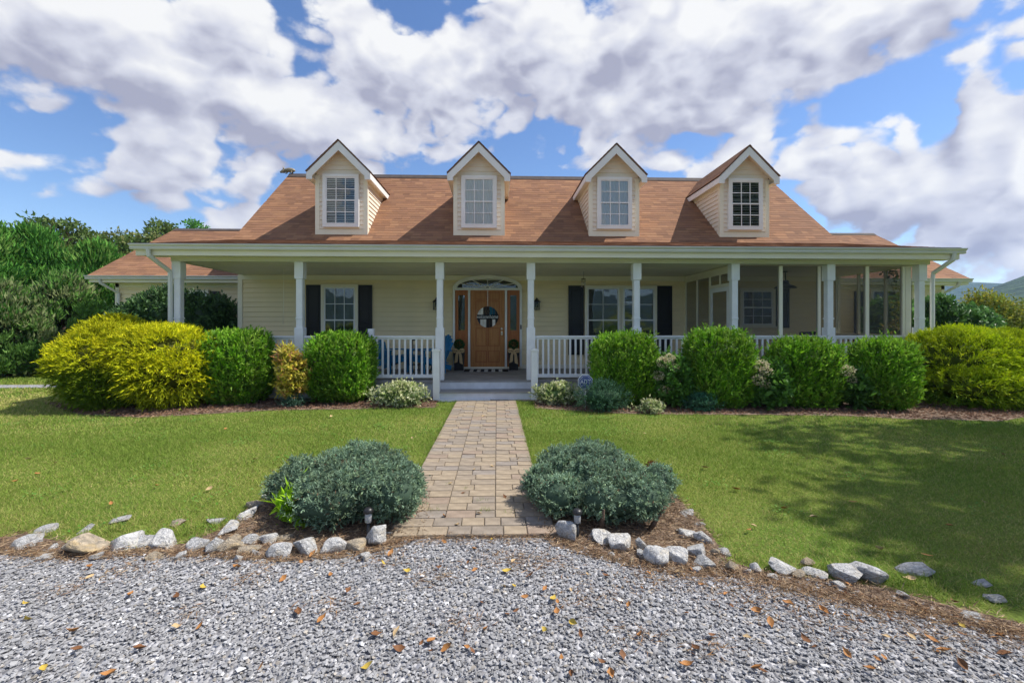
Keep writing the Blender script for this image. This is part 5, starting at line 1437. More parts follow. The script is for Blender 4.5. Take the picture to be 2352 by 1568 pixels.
# ------------------------------------------------------------------ gravel, one stone at a time near the camera
def rock_base(seed, npt=9, flat=1.0):
    r = np.random.default_rng(seed)
    pts = unit(r.normal(size=(npt, 3))) * r.uniform(.75, 1.1, (npt, 1))
    bm = bmesh.new()
    for p in pts: bm.verts.new(p)
    res = bmesh.ops.convex_hull(bm, input=bm.verts[:])
    bmesh.ops.delete(bm, geom=[v for v in bm.verts if not v.link_faces], context='VERTS')
    bmesh.ops.triangulate(bm, faces=bm.faces[:])
    bmesh.ops.recalc_face_normals(bm, faces=bm.faces[:])
    bm.verts.index_update()
    V = np.array([v.co[:] for v in bm.verts]); F = np.array([[v.index for v in f.verts] for f in bm.faces]); bm.free()
    return V, F
def rand_rot(r, n):
    q = unit(r.normal(size=(n, 4))); w, x, y, z = q.T
    R = np.empty((n, 3, 3))
    R[:, 0, 0] = 1 - 2 * (y * y + z * z); R[:, 0, 1] = 2 * (x * y - z * w); R[:, 0, 2] = 2 * (x * z + y * w)
    R[:, 1, 0] = 2 * (x * y + z * w); R[:, 1, 1] = 1 - 2 * (x * x + z * z); R[:, 1, 2] = 2 * (y * z - x * w)
    R[:, 2, 0] = 2 * (x * z - y * w); R[:, 2, 1] = 2 * (y * z + x * w); R[:, 2, 2] = 1 - 2 * (x * x + y * y)
    return R
M_STONE = attr_mat('crushed_stone', .85, noise=.15, nscale=90, bump=.2, spec=.2)
def scatter_stones(name, pos, size, cols, r, nbase=8, squash=.48):
    n = len(pos); Vs, Fs, Cs = [], [], []; off = 0
    which = r.integers(0, nbase, n)
    for b in range(nbase):
        V, F = rock_base(500 + b, 9)
        idx = np.where(which == b)[0]
        if not len(idx): continue
        S = size[idx][:, None] * r.uniform(.65, 1.35, (len(idx), 3))
        R = rand_rot(r, len(idx))
        W_ = np.einsum('nij,nkj->nki', R, V[None] * S[:, None, :])
        W_[:, :, 2] *= squash
        W_ += pos[idx][:, None, :]
        Vs.append(W_.reshape(-1, 3)); k = len(V)
        Fs.append((F[None] + (np.arange(len(idx)) * k)[:, None, None] + off).reshape(-1, 3)); off += len(idx) * k
        Cs.append(np.repeat(cols[idx], k, axis=0))
    return npmesh(name, np.concatenate(Vs), np.concatenate(Fs), M_STONE, np.concatenate(Cs))
r = np.random.default_rng(900)
N = 104000
gx_, gy_ = r.uniform(-5.4, 5.4, N), r.uniform(1.45, 3.5, N)
wob = Waves(901, 9)
ok = in_poly(gx_, gy_ - np.where(gx_ > .9, .05, .0) + np.where(gx_ > .9, .09, .04) * wob(np.column_stack([gx_, gy_])), [(p.x, p.y) for p in GRAVEL_POLY])
ok &= np.abs(gx_) < 1.32 * gy_ + 1.2
gx_, gy_ = gx_[ok], gy_[ok]; n = len(gx_)
edge_d = np.full(n, 9.0)
for a, b in zip(GR, GR[1:]):
    ab = np.array((b.x - a.x, b.y - a.y)); ap = np.column_stack([gx_ - a.x, gy_ - a.y]); t_ = np.clip(ap @ ab / (ab @ ab), 0, 1)
    edge_d = np.minimum(edge_d, np.linalg.norm(ap - t_[:, None] * ab, axis=1))
keep = r.random(n) < np.clip(edge_d / .16, .22, 1)
gx_, gy_ = gx_[keep], gy_[keep]; n = len(gx_)
size = .0055 + .0075 * r.random(n) ** 1.6
big = r.random(n) < .05; size[big] *= 1.5
pos = np.column_stack([gx_, gy_, .005 + size * .3 + r.random(n) * .007])
tone = np.clip(r.normal(.285, .055, n), .13, .46); wh = r.random(n) < .03; tone[wh] = r.uniform(.5, .7, wh.sum())
tone *= 1 + .14 * np.clip(Waves(909, 1.6)(np.column_stack([gx_, gy_])), -1, 1); tint = np.array((1.0, 1.0, 1.02)); cols_g = tone[:, None] * tint
warm = r.random(n) < .07; cols_g[warm] *= np.array((1.1, 1.0, .85))
tag(meshobj('gravel', scatter_stones('gravel', pos, size, cols_g, r)), 'loose grey crushed gravel covering the drive in the foreground', 'gravel', None, 'stuff')

# ------------------------------------------------------------------ border rocks
def limestone(name, base, dark, tan):
    m = bpy.data.materials.new(name); m.use_nodes = True
    t = m.node_tree; b = t.nodes['Principled BSDF']; b.inputs['Roughness'].default_value = .9; b.inputs['Specular IOR Level'].default_value = .15
    tcn = nd(t, 'ShaderNodeTexCoord')
    n1 = nd(t, 'ShaderNodeTexNoise'); n1.inputs['Scale'].default_value = 3.2; n1.inputs['Detail'].default_value = 8; n1.inputs['Roughness'].default_value = .65
    n1.inputs['Distortion'].default_value = 1.2
    lk(t, tcn.outputs['Object'], n1.inputs['Vector'])
    rp = nd(t, 'ShaderNodeValToRGB'); lk(t, n1.outputs['Fac'], rp.inputs[0])
    el = rp.color_ramp.elements
    el[0].position = .34; el[0].color = (*dark, 1); el[1].position = .56; el[1].color = (*base, 1)
    e2 = el.new(.44); e2.color = tuple(.45 * a + .55 * b_ for a, b_ in zip(dark, base)) + (1,)
    n2 = nd(t, 'ShaderNodeTexNoise'); n2.inputs['Scale'].default_value = 1.6; n2.inputs['Detail'].default_value = 3
    lk(t, tcn.outputs['Object'], n2.inputs['Vector'])
    k = nd(t, 'ShaderNodeMapRange'); lk(t, n2.outputs['Fac'], k.inputs[0]); k.inputs[1].default_value = .52; k.inputs[2].default_value = .72
    mixn = nd(t, 'ShaderNodeMix'); mixn.data_type = 'RGBA'; lk(t, k.outputs[0], mixn.inputs[0]); lk(t, rp.outputs[0], mixn.inputs[6]); mixn.inputs[7].default_value = (*tan, 1)
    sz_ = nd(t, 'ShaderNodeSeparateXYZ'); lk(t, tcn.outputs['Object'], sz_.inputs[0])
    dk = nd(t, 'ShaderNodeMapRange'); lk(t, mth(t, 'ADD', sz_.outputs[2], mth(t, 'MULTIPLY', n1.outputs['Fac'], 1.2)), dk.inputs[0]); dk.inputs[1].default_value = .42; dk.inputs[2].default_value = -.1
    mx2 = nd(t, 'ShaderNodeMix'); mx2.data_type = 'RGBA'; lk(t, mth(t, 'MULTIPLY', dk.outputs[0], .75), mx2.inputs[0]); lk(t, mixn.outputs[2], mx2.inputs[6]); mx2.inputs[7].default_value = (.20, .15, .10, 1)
    lk(t, mx2.outputs[2], b.inputs['Base Color'])
    bp = nd(t, 'ShaderNodeBump'); bp.inputs['Strength'].default_value = .9; bp.inputs['Distance'].default_value = .06
    lk(t, n1.outputs['Fac'], bp.inputs['Height']); lk(t, bp.outputs[0], b.inputs['Normal'])
    return m
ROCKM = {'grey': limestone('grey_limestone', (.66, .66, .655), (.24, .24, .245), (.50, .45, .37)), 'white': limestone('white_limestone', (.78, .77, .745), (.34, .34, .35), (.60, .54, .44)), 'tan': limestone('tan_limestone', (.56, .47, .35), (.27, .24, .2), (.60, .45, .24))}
def rock_mesh(seed, m):
    r = np.random.default_rng(seed)
    V, F = rock_base(seed, 15)
    bm = bmesh.new(); vs = [bm.verts.new(v) for v in V]
    for f in F: bm.faces.new([vs[i] for i in f])
    bmesh.ops.bevel(bm, geom=bm.edges[:], offset=.11, segments=3, affect='EDGES', profile=.5, clamp_overlap=True)
    bmesh.ops.triangulate(bm, faces=bm.faces[:])
    bmesh.ops.subdivide_edges(bm, edges=[e for e in bm.edges if e.calc_length() > .25], cuts=2, use_grid_fill=True)
    wv = Waves(seed, 3.2); wv2 = Waves(seed + 1, 9)
    P = np.array([v.co[:] for v in bm.verts]); k = 1 + .07 * wv(P) + .035 * wv2(P)
    for v, q in zip(bm.verts, k):
        v.co *= q
        if v.co.length > 1.15: v.co *= 1.15 / v.co.length
    for f in bm.faces: f.smooth = True
    me = bpy.data.meshes.new('border_rock'); bm.to_mesh(me); bm.free(); me.materials.append(m)
    mn = min(v.co.z for v in me.vertices); 
    return me
# (u centre, v base, width px, height px, stone, label)
ROCKS = [
 (38, 1268, 62, 30, 'grey', 'grey limestone at the far left end of the border'), (92, 1228, 50, 26, 'grey', 'flat grey limestone near the left frame edge, half in pine straw'),
 (178, 1280, 112, 52, 'tan', 'long cream boulder, largest in the left border'), (90, 1294, 40, 18, 'white', 'small pale stone below the long cream boulder, on the gravel'),
 (262, 1206, 60, 20, 'grey', 'flat grey slab sunk in the grass above the left border'), (183, 1228, 40, 26, 'grey', 'pointed grey stone at the lawn edge above the cream boulder'),
 (270, 1272, 78, 54, 'white', 'white fractured boulder right of the long cream boulder'), (308, 1268, 62, 30, 'grey', 'small grey stone leaning on the white fractured boulder'),
 (375, 1264, 72, 44, 'white', 'white boulder with a dark notch in the left border'), (402, 1212, 46, 20, 'tan', 'small tan stone in the grass behind the left border'),
 (448, 1272, 50, 40, 'grey', 'upright grey stone where grass spills over the border'), (482, 1278, 42, 44, 'grey', 'tall narrow grey stone in the middle of the left border'),
 (520, 1276, 58, 40, 'tan', 'tan-ended limestone block in the left border'), (510, 1236, 56, 36, 'white', 'pale pitted rock behind the tan-ended block'),
 (488, 1208, 40, 22, 'grey', 'grey stone at the lawn edge behind the pitted rock'), (572, 1256, 38, 26, 'grey', 'rounded grey stone just above the tan slab'),
 (560, 1282, 60, 22, 'tan', 'flat tan slab at the gravel edge'), (610, 1256, 40, 28, 'white', 'squarish white stone left of the juniper bed'),
 (558, 1200, 66, 40, 'white', 'white rock with dark face at the lawn edge left of the juniper'), (572, 1172, 58, 28, 'tan', 'tan rock topping the lawn-edge stones left of the juniper'),
 (612, 1150, 40, 24, 'grey', 'small grey rock touching the left juniper'), (634, 1294, 66, 52, 'grey', 'rounded blue-grey boulder at the gravel edge'),
 (695, 1284, 74, 42, 'grey', 'streaked grey boulder with a yellow leaf at its foot'), (762, 1280, 66, 46, 'white', 'pale smooth boulder in front of the left juniper'),
 (814, 1276, 60, 38, 'tan', 'knobbly tan boulder left of the bright white rock'), (862, 1262, 68, 54, 'white', 'bright white angular rock in front of the left juniper'),
 (892, 1240, 30, 16, 'white', 'small white chip beside the bright white rock'),
 (1300, 1252, 58, 58, 'grey', 'veined grey rock at the right end of the path'), (1296, 1214, 34, 18, 'tan', 'flat tan stone under the right juniper'),
 (1384, 1256, 56, 40, 'white', 'white block left of the twin-peaked boulder'), (1428, 1274, 66, 54, 'white', 'white boulder with a sharp ridge in the right border'),
 (1474, 1272, 32, 40, 'grey', 'dark-faced grey stone with a white top'), (1475, 1290, 34, 22, 'grey', 'small grey stone under the dark-faced stone'),
 (1516, 1306, 68, 68, 'white', 'largest white boulder of the right border'), (1564, 1306, 62, 46, 'white', 'pale boulder right of the largest white boulder'),
 (1608, 1290, 60, 42, 'grey', 'grey rock with white flank in the right border curve'), (1622, 1256, 50, 34, 'grey', 'banded grey rock on the right curve of the bed'),
 (1586, 1244, 44, 22, 'white', 'flat whitish rock behind the banded grey rock'), (1628, 1314, 56, 32, 'grey', 'low grey rock at the gravel edge of the right bed'),
 (1580, 1192, 50, 28, 'grey', 'weathered grey rock at the top of the right bed'), (1612, 1214, 30, 18, 'grey', 'small grey rock below the weathered rock'), (1666, 1281, 36, 20, 'grey', 'dark grey stone alone at the lawn edge'),
 (1684, 1322, 36, 32, 'tan', 'small tan upright stone in dry straw'), (1742, 1322, 30, 26, 'white', 'small whitish stone in dry straw'), (1806, 1326, 62, 36, 'white', 'pale wedge-shaped stone on the right straw bank'),
 (1862, 1306, 30, 24, 'tan', 'brown stone standing in the grass edge on the right'), (1886, 1336, 56, 30, 'white', 'pale rock left of the big shaded slabs'),
 (1958, 1346, 90, 44, 'grey', 'big grey slab rock in tree shade'), (2028, 1352, 100, 48, 'grey', 'layered grey slab pair end stone in tree shade'), (2112, 1326, 84, 26, 'grey', 'flat grey rock sunk in the shaded lawn edge'),
 (2250, 1440, 50, 26, 'grey', 'grey stone near the right frame edge in shade'), (2300, 1390, 46, 20, 'grey', 'small flat stone at the shaded lawn edge, far right'), (2272, 1352, 50, 16, 'grey', 'half-buried grey stone in the far right shade'),
]
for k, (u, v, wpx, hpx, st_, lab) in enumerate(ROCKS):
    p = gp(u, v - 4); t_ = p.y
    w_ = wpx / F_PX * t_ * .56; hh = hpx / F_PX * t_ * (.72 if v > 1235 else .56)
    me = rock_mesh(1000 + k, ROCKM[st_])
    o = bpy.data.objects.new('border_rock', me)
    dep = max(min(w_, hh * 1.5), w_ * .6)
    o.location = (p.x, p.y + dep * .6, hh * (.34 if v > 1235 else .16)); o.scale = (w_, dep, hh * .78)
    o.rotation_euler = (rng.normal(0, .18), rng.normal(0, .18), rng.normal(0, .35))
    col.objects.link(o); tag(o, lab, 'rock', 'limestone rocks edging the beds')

for side_, spots in (('left', [(120, 1262), (225, 1282), (330, 1262), (352, 1284), (415, 1284), (440, 1246), (495, 1248), (540, 1246), (545, 1290), (592, 1276), (600, 1296), (655, 1262), (725, 1296), (790, 1292), (840, 1284), (655, 1240)]), ('right', [(1345, 1264), (1365, 1240), (1405, 1280), (1450, 1292), (1545, 1280), (1590, 1270), (1600, 1316), (1640, 1276), (1560, 1222), (1715, 1316), (1775, 1330), (1835, 1326), (1925, 1350), (2075, 1372)])):
    for k, (u, v) in enumerate(spots):
        p = gp(u, v); q = rng.uniform(.022, .05)
        o = bpy.data.objects.new('rubble_stone', rock_mesh(1400 + k + len(side_), ROCKM[['white', 'grey', 'white', 'tan'][k % 4]]))
        o.location = (p.x, p.y, q * .35); o.scale = (q * rng.uniform(.9, 1.4), q, q * rng.uniform(.6, .9)); o.rotation_euler = (rng.normal(0, .3), rng.normal(0, .3), rng.uniform(0, 6.28))
        col.objects.link(o); tag(o, 'small limestone rubble wedged between the larger border rocks %s of the path' % side_, 'stone', 'rubble between the %s border rocks' % side_)

# ------------------------------------------------------------------ mulch and pine straw
r = np.random.default_rng(77)
def straw(n, polys, L, W, cols, zmax, dens=None):
    out = []
    for poly, m in polys:
        xs = [p.x for p in poly]; ys2 = [p.y for p in poly]
        x = r.uniform(max(min(xs), -6.5 if zmax < .025 else -20), min(max(xs), 6 if zmax < .025 else 20), m * 4); y = r.uniform(min(ys2), max(ys2), m * 4)
        ok = in_poly(x, y, [(p.x, p.y) for p in poly]); x, y = x[ok][:m], y[ok][:m]
        out.append(np.column_stack([x, y]))
    P = np.concatenate(out); n = len(P)
    P = np.column_stack([P + r.normal(0, .02, P.shape), .010 + r.random(n) * zmax])
    D = unit(np.column_stack([r.normal(size=(n, 2)), r.normal(0, .18, n)]))
    C = np.array(cols)[r.integers(0, len(cols), n)] * r.uniform(.6, 1.35, (n, 1))
    return P, D, L * r.uniform(.5, 1.5, n), W * r.uniform(.6, 1.4, n), C
EDGE_L = BED_L; EDGE_R = BED_R
a1 = straw(0, [(EDGE_L, 15000), (EDGE_R, 15000)], .05, .0045, [(.26, .165, .10), (.34, .24, .15), (.18, .115, .075), (.44, .33, .21), (.30, .22, .15)], .022)
a2 = straw(0, [(HOUSE_BED_L, 9000), (HOUSE_BED_R, 13000)], .06, .014, [(.20, .11, .07), (.28, .17, .11), (.13, .075, .05), (.32, .2, .14)], .03)
# straw blown over the gravel edge
ex_ = []
for a, b in zip(GR, GR[1:]):
    m = int(160 * (b - a).length / .2 * (2.2 if a.x > 1.0 else 1)); m = min(m, 2600)
    t_ = r.random(m); e_ = np.abs(r.normal(0, .06 if a.x < .6 else .12, m))
    ex_.append(np.column_stack([a.x + (b.x - a.x) * t_, a.y + (b.y - a.y) * t_ - e_]))
ex_ = np.concatenate(ex_); ex_ = ex_[(np.abs(ex_[:, 0]) < 6.5)]
n = len(ex_)
a3 = (np.column_stack([ex_, .012 + r.random(n) * .022]), unit(np.column_stack([r.normal(size=(n, 2)), r.normal(0, .15, n)])), .045 * r.uniform(.4, 1.6, n), .003 * r.uniform(.6, 1.5, n), np.array([(.34, .22, .12), (.42, .30, .18), (.24, .14, .08), (.38, .27, .17)])[r.integers(0, 4, n)] * r.uniform(.6, 1.25, (n, 1)))
cl_ = []
for (u, v, m, sp) in [(1000, 1330, 160, .10), (1250, 1300, 260, .14), (1500, 1330, 260, .14), (1350, 1380, 160, .12), (1150, 1290, 200, .12), (900, 1285, 160, .1), (1700, 1370, 300, .16), (1060, 1440, 90, .08), (560, 1330, 120, .1), (300, 1310, 160, .12), (1900, 1430, 240, .16), (2150, 1470, 240, .16), (760, 1400, 70, .08), (1450, 1470, 90, .08), (1650, 1500, 90, .08), (430, 1420, 60, .07), (150, 1360, 80, .08)]:
    p = gp(u, v); cl_.append(np.column_stack([p.x + r.normal(0, sp, m), p.y + r.normal(0, sp * .6, m)]))
cl_ = np.concatenate(cl_); n = len(cl_)
a4 = (np.column_stack([cl_, .018 + r.random(n) * .012]), unit(np.column_stack([r.normal(size=(n, 2)), r.normal(0, .15, n)])), .04 * r.uniform(.4, 1.5, n), .003 * r.uniform(.6, 1.8, n), np.array([(.34, .22, .12), (.42, .30, .18), (.24, .14, .08), (.30, .16, .07)])[r.integers(0, 4, n)] * r.uniform(.6, 1.2, (n, 1)))
cat_ = [np.concatenate(q) for q in zip(a1, a2, a3, a4)]
M_STRAW = attr_mat('dry_mulch', .9, .1, spec=.1)
tag(meshobj('mulch', leaf_mesh('mulch', *cat_, M_STRAW, r, curl=.1)), 'brown bark mulch and pine straw in the beds', 'mulch', None, 'stuff')

# ------------------------------------------------------------------ grass
r = np.random.default_rng(88)
LAWN_FRONT = [gp(u, v) for u, v in [(-420, 1232), (0, 1228), (70, 1214), (200, 1222), (330, 1228), (430, 1206), (515, 1180), (560, 1145), (592, 1105), (690, 1040), (860, 1012)]]
dry = Waves(301, .9); dry2 = Waves(302, 3.4); fine = Waves(303, 11)
def blades(n, x0, x1, y0, y1, hmin, hmax, wd, sl=1.45):
    x, y = r.uniform(x0, x1, n), r.uniform(y0, y1, n)
    xy = np.column_stack([x, y]); jit = .05 * fine(xy)
    ok = (np.abs(x) < sl * y + 2.0)
    ok &= ~((x > PX0 - .015) & (x < PX1 + .02) & (y < 9.1) & (y > PY0 - .05))
    for poly in (BED_L, BED_R, GRAVEL_POLY, HOUSE_BED_L, HOUSE_BED_R, SIDE_DRIVE):
        ok &= ~in_poly(x + jit, y + jit, [(p.x, p.y) for p in poly])
    ok &= ~((y > 9.2) & (x > -7.1) & (x < 9.8)) & ~((y > 13.7) & (x > -11.4) & (x < 14.2))
    xy = xy[ok]
    d1 = dry(xy) + .55 * dry2(xy)
    # thinner along the stones and the path edge
    return xy, d1
def grass_arrays(xy, d1, h, wd):
    n = len(xy)
    P = np.column_stack([xy, np.zeros(n)])
    lean = r.normal(0, 1.0, (n, 2))
    D = unit(np.column_stack([lean, np.ones(n)]))
    H = h * r.uniform(.5, 1.4, n) * (1 + .35 * np.clip(-dry2(xy), -1, 1))
    side = unit(np.column_stack([r.normal(size=(n, 2)), np.zeros(n)]))
    V = np.empty((n, 3, 3), np.float32)
    V[:, 0] = P + side * (wd / 2); V[:, 1] = P - side * (wd / 2); V[:, 2] = P + D * H[:, None]
    green = np.array([(.205, .315, .042), (.245, .345, .058), (.165, .275, .036), (.295, .37, .08)])[r.integers(0, 4, n)]
    tan = np.array([(.48, .42, .17), (.42, .38, .14), (.36, .36, .10)])[r.integers(0, 3, n)]
    pr = np.clip(.22 + .28 * d1 + .30 * np.clip((4.0 - xy[:, 1]) / .9, 0, 1) * (xy[:, 0] < 2.2) - .035 * xy[:, 0] / 2, .03, .8)
    C = np.where((r.random(n) < pr)[:, None], tan, green) * r.uniform(.7, 1.3, (n, 1)) * (1 + .12 * np.clip(d1, -1, 1))[:, None]
    return V.reshape(-1, 3), np.repeat(np.clip(C, .01, .8), 3, axis=0)
GV, GC = [], []
for (n, x0, x1, y0, y1, h, wd) in ((300000, -6.5, 6.5, 2.3, 4.3, .034, .0034), (300000, -8.8, 8.8, 4.3, 6.4, .036, .0052), (230000, -12, 12.5, 6.4, 9.6, .040, .0085), (70000, -24, -7, 8.5, 14.5, .055, .02), (20000, 9.5, 20, 8.5, 14, .06, .02)):
    xy, d1 = blades(n, x0, x1, y0, y1, 0, 0, 0)
    v, c = grass_arrays(xy, d1, h, wd); GV.append(v); GC.append(c)
# taller tufts along the stones, the path edge and in the paver joints
tuft = []
for (u, v, m, s) in ((300, 1262, 60, .05), (330, 1235, 90, .07), (420, 1228, 160, .09), (470, 1215, 160, .08), (530, 1195, 80, .06), (250, 1222, 60, .05), (1950, 1310, 70, .07), (2080, 1340, 160, .08), (1885, 1312, 90, .05), (1650, 1230, 80, .06), (1700, 1290, 80, .07), (2200, 1350, 120, .1), (1600, 1180, 50, .05), (60, 1215, 60, .08), (995, 1180, 30, .03)):
    p = gp(u, v); tuft.append(np.column_stack([p.x + r.normal(0, s, m), p.y + r.normal(0, s * .5, m)]))
for (u, v, m) in ((1098, 1158, 40), (1115, 1180, 50), (1165, 1186, 26), (1075, 1130, 22), (1030, 1120, 18), (1190, 1150, 14), (1060, 1062, 12), (1205, 1105, 16)):
    p = gp(u, v); tuft.append(np.column_stack([p.x + r.normal(0, .03, m), np.full(m, p.y) + r.normal(0, .008, m)]))
for s_ in (PX0 - .012, PX1 + .014):
    m = 1500; tuft.append(np.column_stack([s_ + r.normal(0, .012, m), r.uniform(PY0 + .4, 8.9, m)]))
tuft = np.concatenate(tuft)
v, c = grass_arrays(tuft, np.full(len(tuft), -1.2), .06, .005); v[:, 2] += .01; GV.append(v); GC.append(c)
GV = np.concatenate(GV); GC = np.concatenate(GC)
clov = []
for k in range(150):
    cx_, cy_ = r.uniform(-7.5, 7.5), r.uniform(3.0, 8.0); m = int(r.integers(15, 70)); sp = r.uniform(.04, .16)
    clov.append(np.column_stack([cx_ + r.normal(0, sp, m), cy_ + r.normal(0, sp, m)]))
clov = np.concatenate(clov)
okc = (np.abs(clov[:, 0]) < 1.4 * clov[:, 1]) & ~((clov[:, 0] > PX0 - .03) & (clov[:, 0] < PX1 + .03))
for poly in (BED_L, BED_R, GRAVEL_POLY, HOUSE_BED_L, HOUSE_BED_R): okc &= ~in_poly(clov[:, 0], clov[:, 1], [(p.x, p.y) for p in poly])
clov = clov[okc]; n = len(clov)
cp_ = np.column_stack([clov, r.uniform(.02, .045, n)]); cd_ = unit(np.column_stack([r.normal(size=(n, 2)), r.normal(.15, .25, n)]))
cw_ = r.uniform(.012, .024, n); side = unit(np.column_stack([-cd_[:, 1], cd_[:, 0], np.zeros(n)]))
tri = np.stack([cp_ - side * cw_[:, None] * .5, cp_ + side * cw_[:, None] * .5, cp_ + cd_ * cw_[:, None]], 1).reshape(-1, 3)
GV = np.concatenate([GV, tri]); GC = np.concatenate([GC, np.repeat(np.array([(.10, .26, .03), (.14, .31, .05), (.20, .34, .08)])[r.integers(0, 3, n)], 3, axis=0)])
M_GRASS = attr_mat('grass_blade', .7, .3, spec=.15)
tag(meshobj('grass', npmesh('grass', GV, np.arange(len(GV)).reshape(-1, 3), M_GRASS, GC)), 'short mown lawn grass with dry patches', 'grass', None, 'stuff')

# ------------------------------------------------------------------ fallen leaves
LEAFM = {'orange': mat('orange_leaf', (.36, .165, .05), .65, .4, 30), 'brown': mat('brown_leaf', (.17, .075, .03), .7, .3, 30), 'yellow': mat('yellow_leaf', (.50, .36, .06), .6, .3, 30), 'tan': mat('tan_leaf', (.50, .36, .19), .7, .2, 30)}
def fallen_mesh(seed, m):
    r = np.random.default_rng(seed); n = 6; V, F = [], []
    tw = r.normal(0, .5); cu = r.uniform(.3, 1.5); fo = r.uniform(.2, 1.0)
    prof = [0, .55, .95, 1, .75, .38, 0]
    for i, w in enumerate(prof):
        q = i / n; xx = q - .5; zz = cu * (xx * xx) * .9
        for s in (-1, 0, 1):
            a = tw * xx
            yy = s * w * .26 * (1 + .12 * r.normal()); z2 = zz + abs(s) * w * .26 * fo
            V.append((xx, yy * math.cos(a) - z2 * math.sin(a), z2 * math.cos(a) + yy * math.sin(a)))
        if i:
            b = 3 * i
            F += [(b - 3, b, b + 1, b - 2), (b - 2, b + 1, b + 2, b - 1)]
    V = np.array(V); V[:, 2] -= V[:, 2].min()
    return npmesh('fallen_leaf', V, np.array(F), m, None, True)
LM = {k: [fallen_mesh(i * 7 + j, m) for i in range(6)] for j, (k, m) in enumerate(LEAFM.items())}
def place_words(u, v):
    """where in the picture a leaf lies, in plain words"""
    h = ['at the far left', 'near the left side', 'left of centre', 'just left of the middle', 'just right of the middle', 'right of centre', 'near the right side', 'at the far right'][min(7, max(0, int(u / 2352 * 8)))]
    return h
def drop(x, y, z, kind, s, where, u=None, v=None):
    o = bpy.data.objects.new('fallen_leaf', LM[kind][int(rng.integers(0, 6))])
    o.location = (x, y, z); o.scale = (s, s, s); o.rotation_euler = (rng.normal(0, .3), rng.normal(0, .3), rng.uniform(0, 6.28))
    col.objects.link(o)
    lab = '%s%s fallen leaf %s' % ('large ' if s > .058 else 'small ' if s < .042 else '', kind, where)
    if u is not None:
        if 'gravel' in where: d = ['beside the border stones', 'in the far gravel', 'in the middle gravel', 'in the near gravel', 'by the bottom edge'][min(4, max(0, int((v - 1245) / 66)))]
        elif 'lawn' in where: d = ['close to the house bed', 'in mid lawn', 'near the stones'][min(2, max(0, int((v - 930) / 110)))]
        else: d = ['near the steps', 'above the middle', 'beyond the junipers', 'between the junipers', 'at the gravel end'][min(4, max(0, int((v - 950) / 58)))] + (' on the left half' if u < 1105 else ' on the right half')
        lab += ', %s, %s' % (d, place_words(u, v)) if 'path' not in where else ', ' + d
    tag(o, lab, 'leaf', 'fallen leaves %s' % where)
SEEN = [(60, 1395, 'yellow'), (62, 1432, 'yellow'), (133, 1470, 'brown'), (165, 1460, 'orange'), (205, 1335, 'tan'), (205, 1310, 'orange'), (298, 1375, 'orange'), (403, 1448, 'tan'), (405, 1380, 'brown'), (466, 1357, 'yellow'), (547, 1310, 'orange'), (460, 1450, 'orange'),
 (100, 1548, 'yellow'), (175, 1502, 'brown'), (685, 1415, 'brown'), (740, 1432, 'orange'), (820, 1398, 'brown'), (800, 1365, 'brown'), (845, 1540, 'yellow'), (915, 1500, 'brown'), (912, 1460, 'tan'), (865, 1465, 'brown'), (1025, 1500, 'orange'), (990, 1483, 'orange'), (935, 1318, 'yellow'), (880, 1300, 'yellow'), (898, 1278, 'orange'), (760, 1330, 'orange'), (720, 1280, 'orange'), (690, 1300, 'orange'), (650, 1338, 'orange'),
 (1020, 1250, 'orange'), (1130, 1246, 'yellow'), (1088, 1268, 'orange'), (1010, 1310, 'brown'), (1075, 1300, 'brown'), (1090, 1318, 'orange'), (1165, 1318, 'yellow'), (1180, 1355, 'yellow'), (1218, 1330, 'brown'), (1280, 1392, 'orange'), (1270, 1384, 'yellow'), (1205, 1378, 'orange'), (1105, 1392, 'brown'), (1280, 1418, 'orange'), (1115, 1455, 'orange'), (1252, 1455, 'yellow'), (1318, 1440, 'yellow'), (1470, 1470, 'orange'), (1445, 1400, 'orange'), (1392, 1330, 'brown'), (1430, 1515, 'brown'), (1385, 1532, 'brown'), (1405, 1560, 'orange'), (1290, 1520, 'orange'), (1560, 1322, 'tan'), (1590, 1318, 'orange'), (1490, 1325, 'orange'), (1740, 1412, 'orange'), (1770, 1440, 'orange'), (1810, 1395, 'orange'), (1892, 1412, 'orange'), (1945, 1425, 'orange'), (2043, 1430, 'brown'), (2210, 1446, 'yellow'), (2300, 1470, 'orange'), (2170, 1505, 'orange'), (2310, 1512, 'brown'), (2215, 1540, 'brown'), (1945, 1510, 'orange'), (2030, 1522, 'orange'), (1850, 1480, 'brown'), (1740, 1545, 'orange'), (1600, 1500, 'brown'), (1580, 1540, 'orange'), (1680, 1400, 'brown'), (2140, 1480, 'orange'), (600, 1540, 'orange'), (540, 1310, 'orange'), (320, 1500, 'brown'), (250, 1560, 'orange')]
for (u, v, kd) in SEEN:
    p = gp(u, v); drop(p.x, p.y, .022, kd, rng.uniform(.036, .066), 'on grey gravel', u, v)
for k in range(34):
    u, v = rng.uniform(950, 2300), rng.uniform(1290, 1565)
    p = gp(u, v); drop(p.x, p.y, .022, ['orange', 'brown', 'tan', 'brown'][k % 4], rng.uniform(.024, .048), 'on grey gravel', u, v)
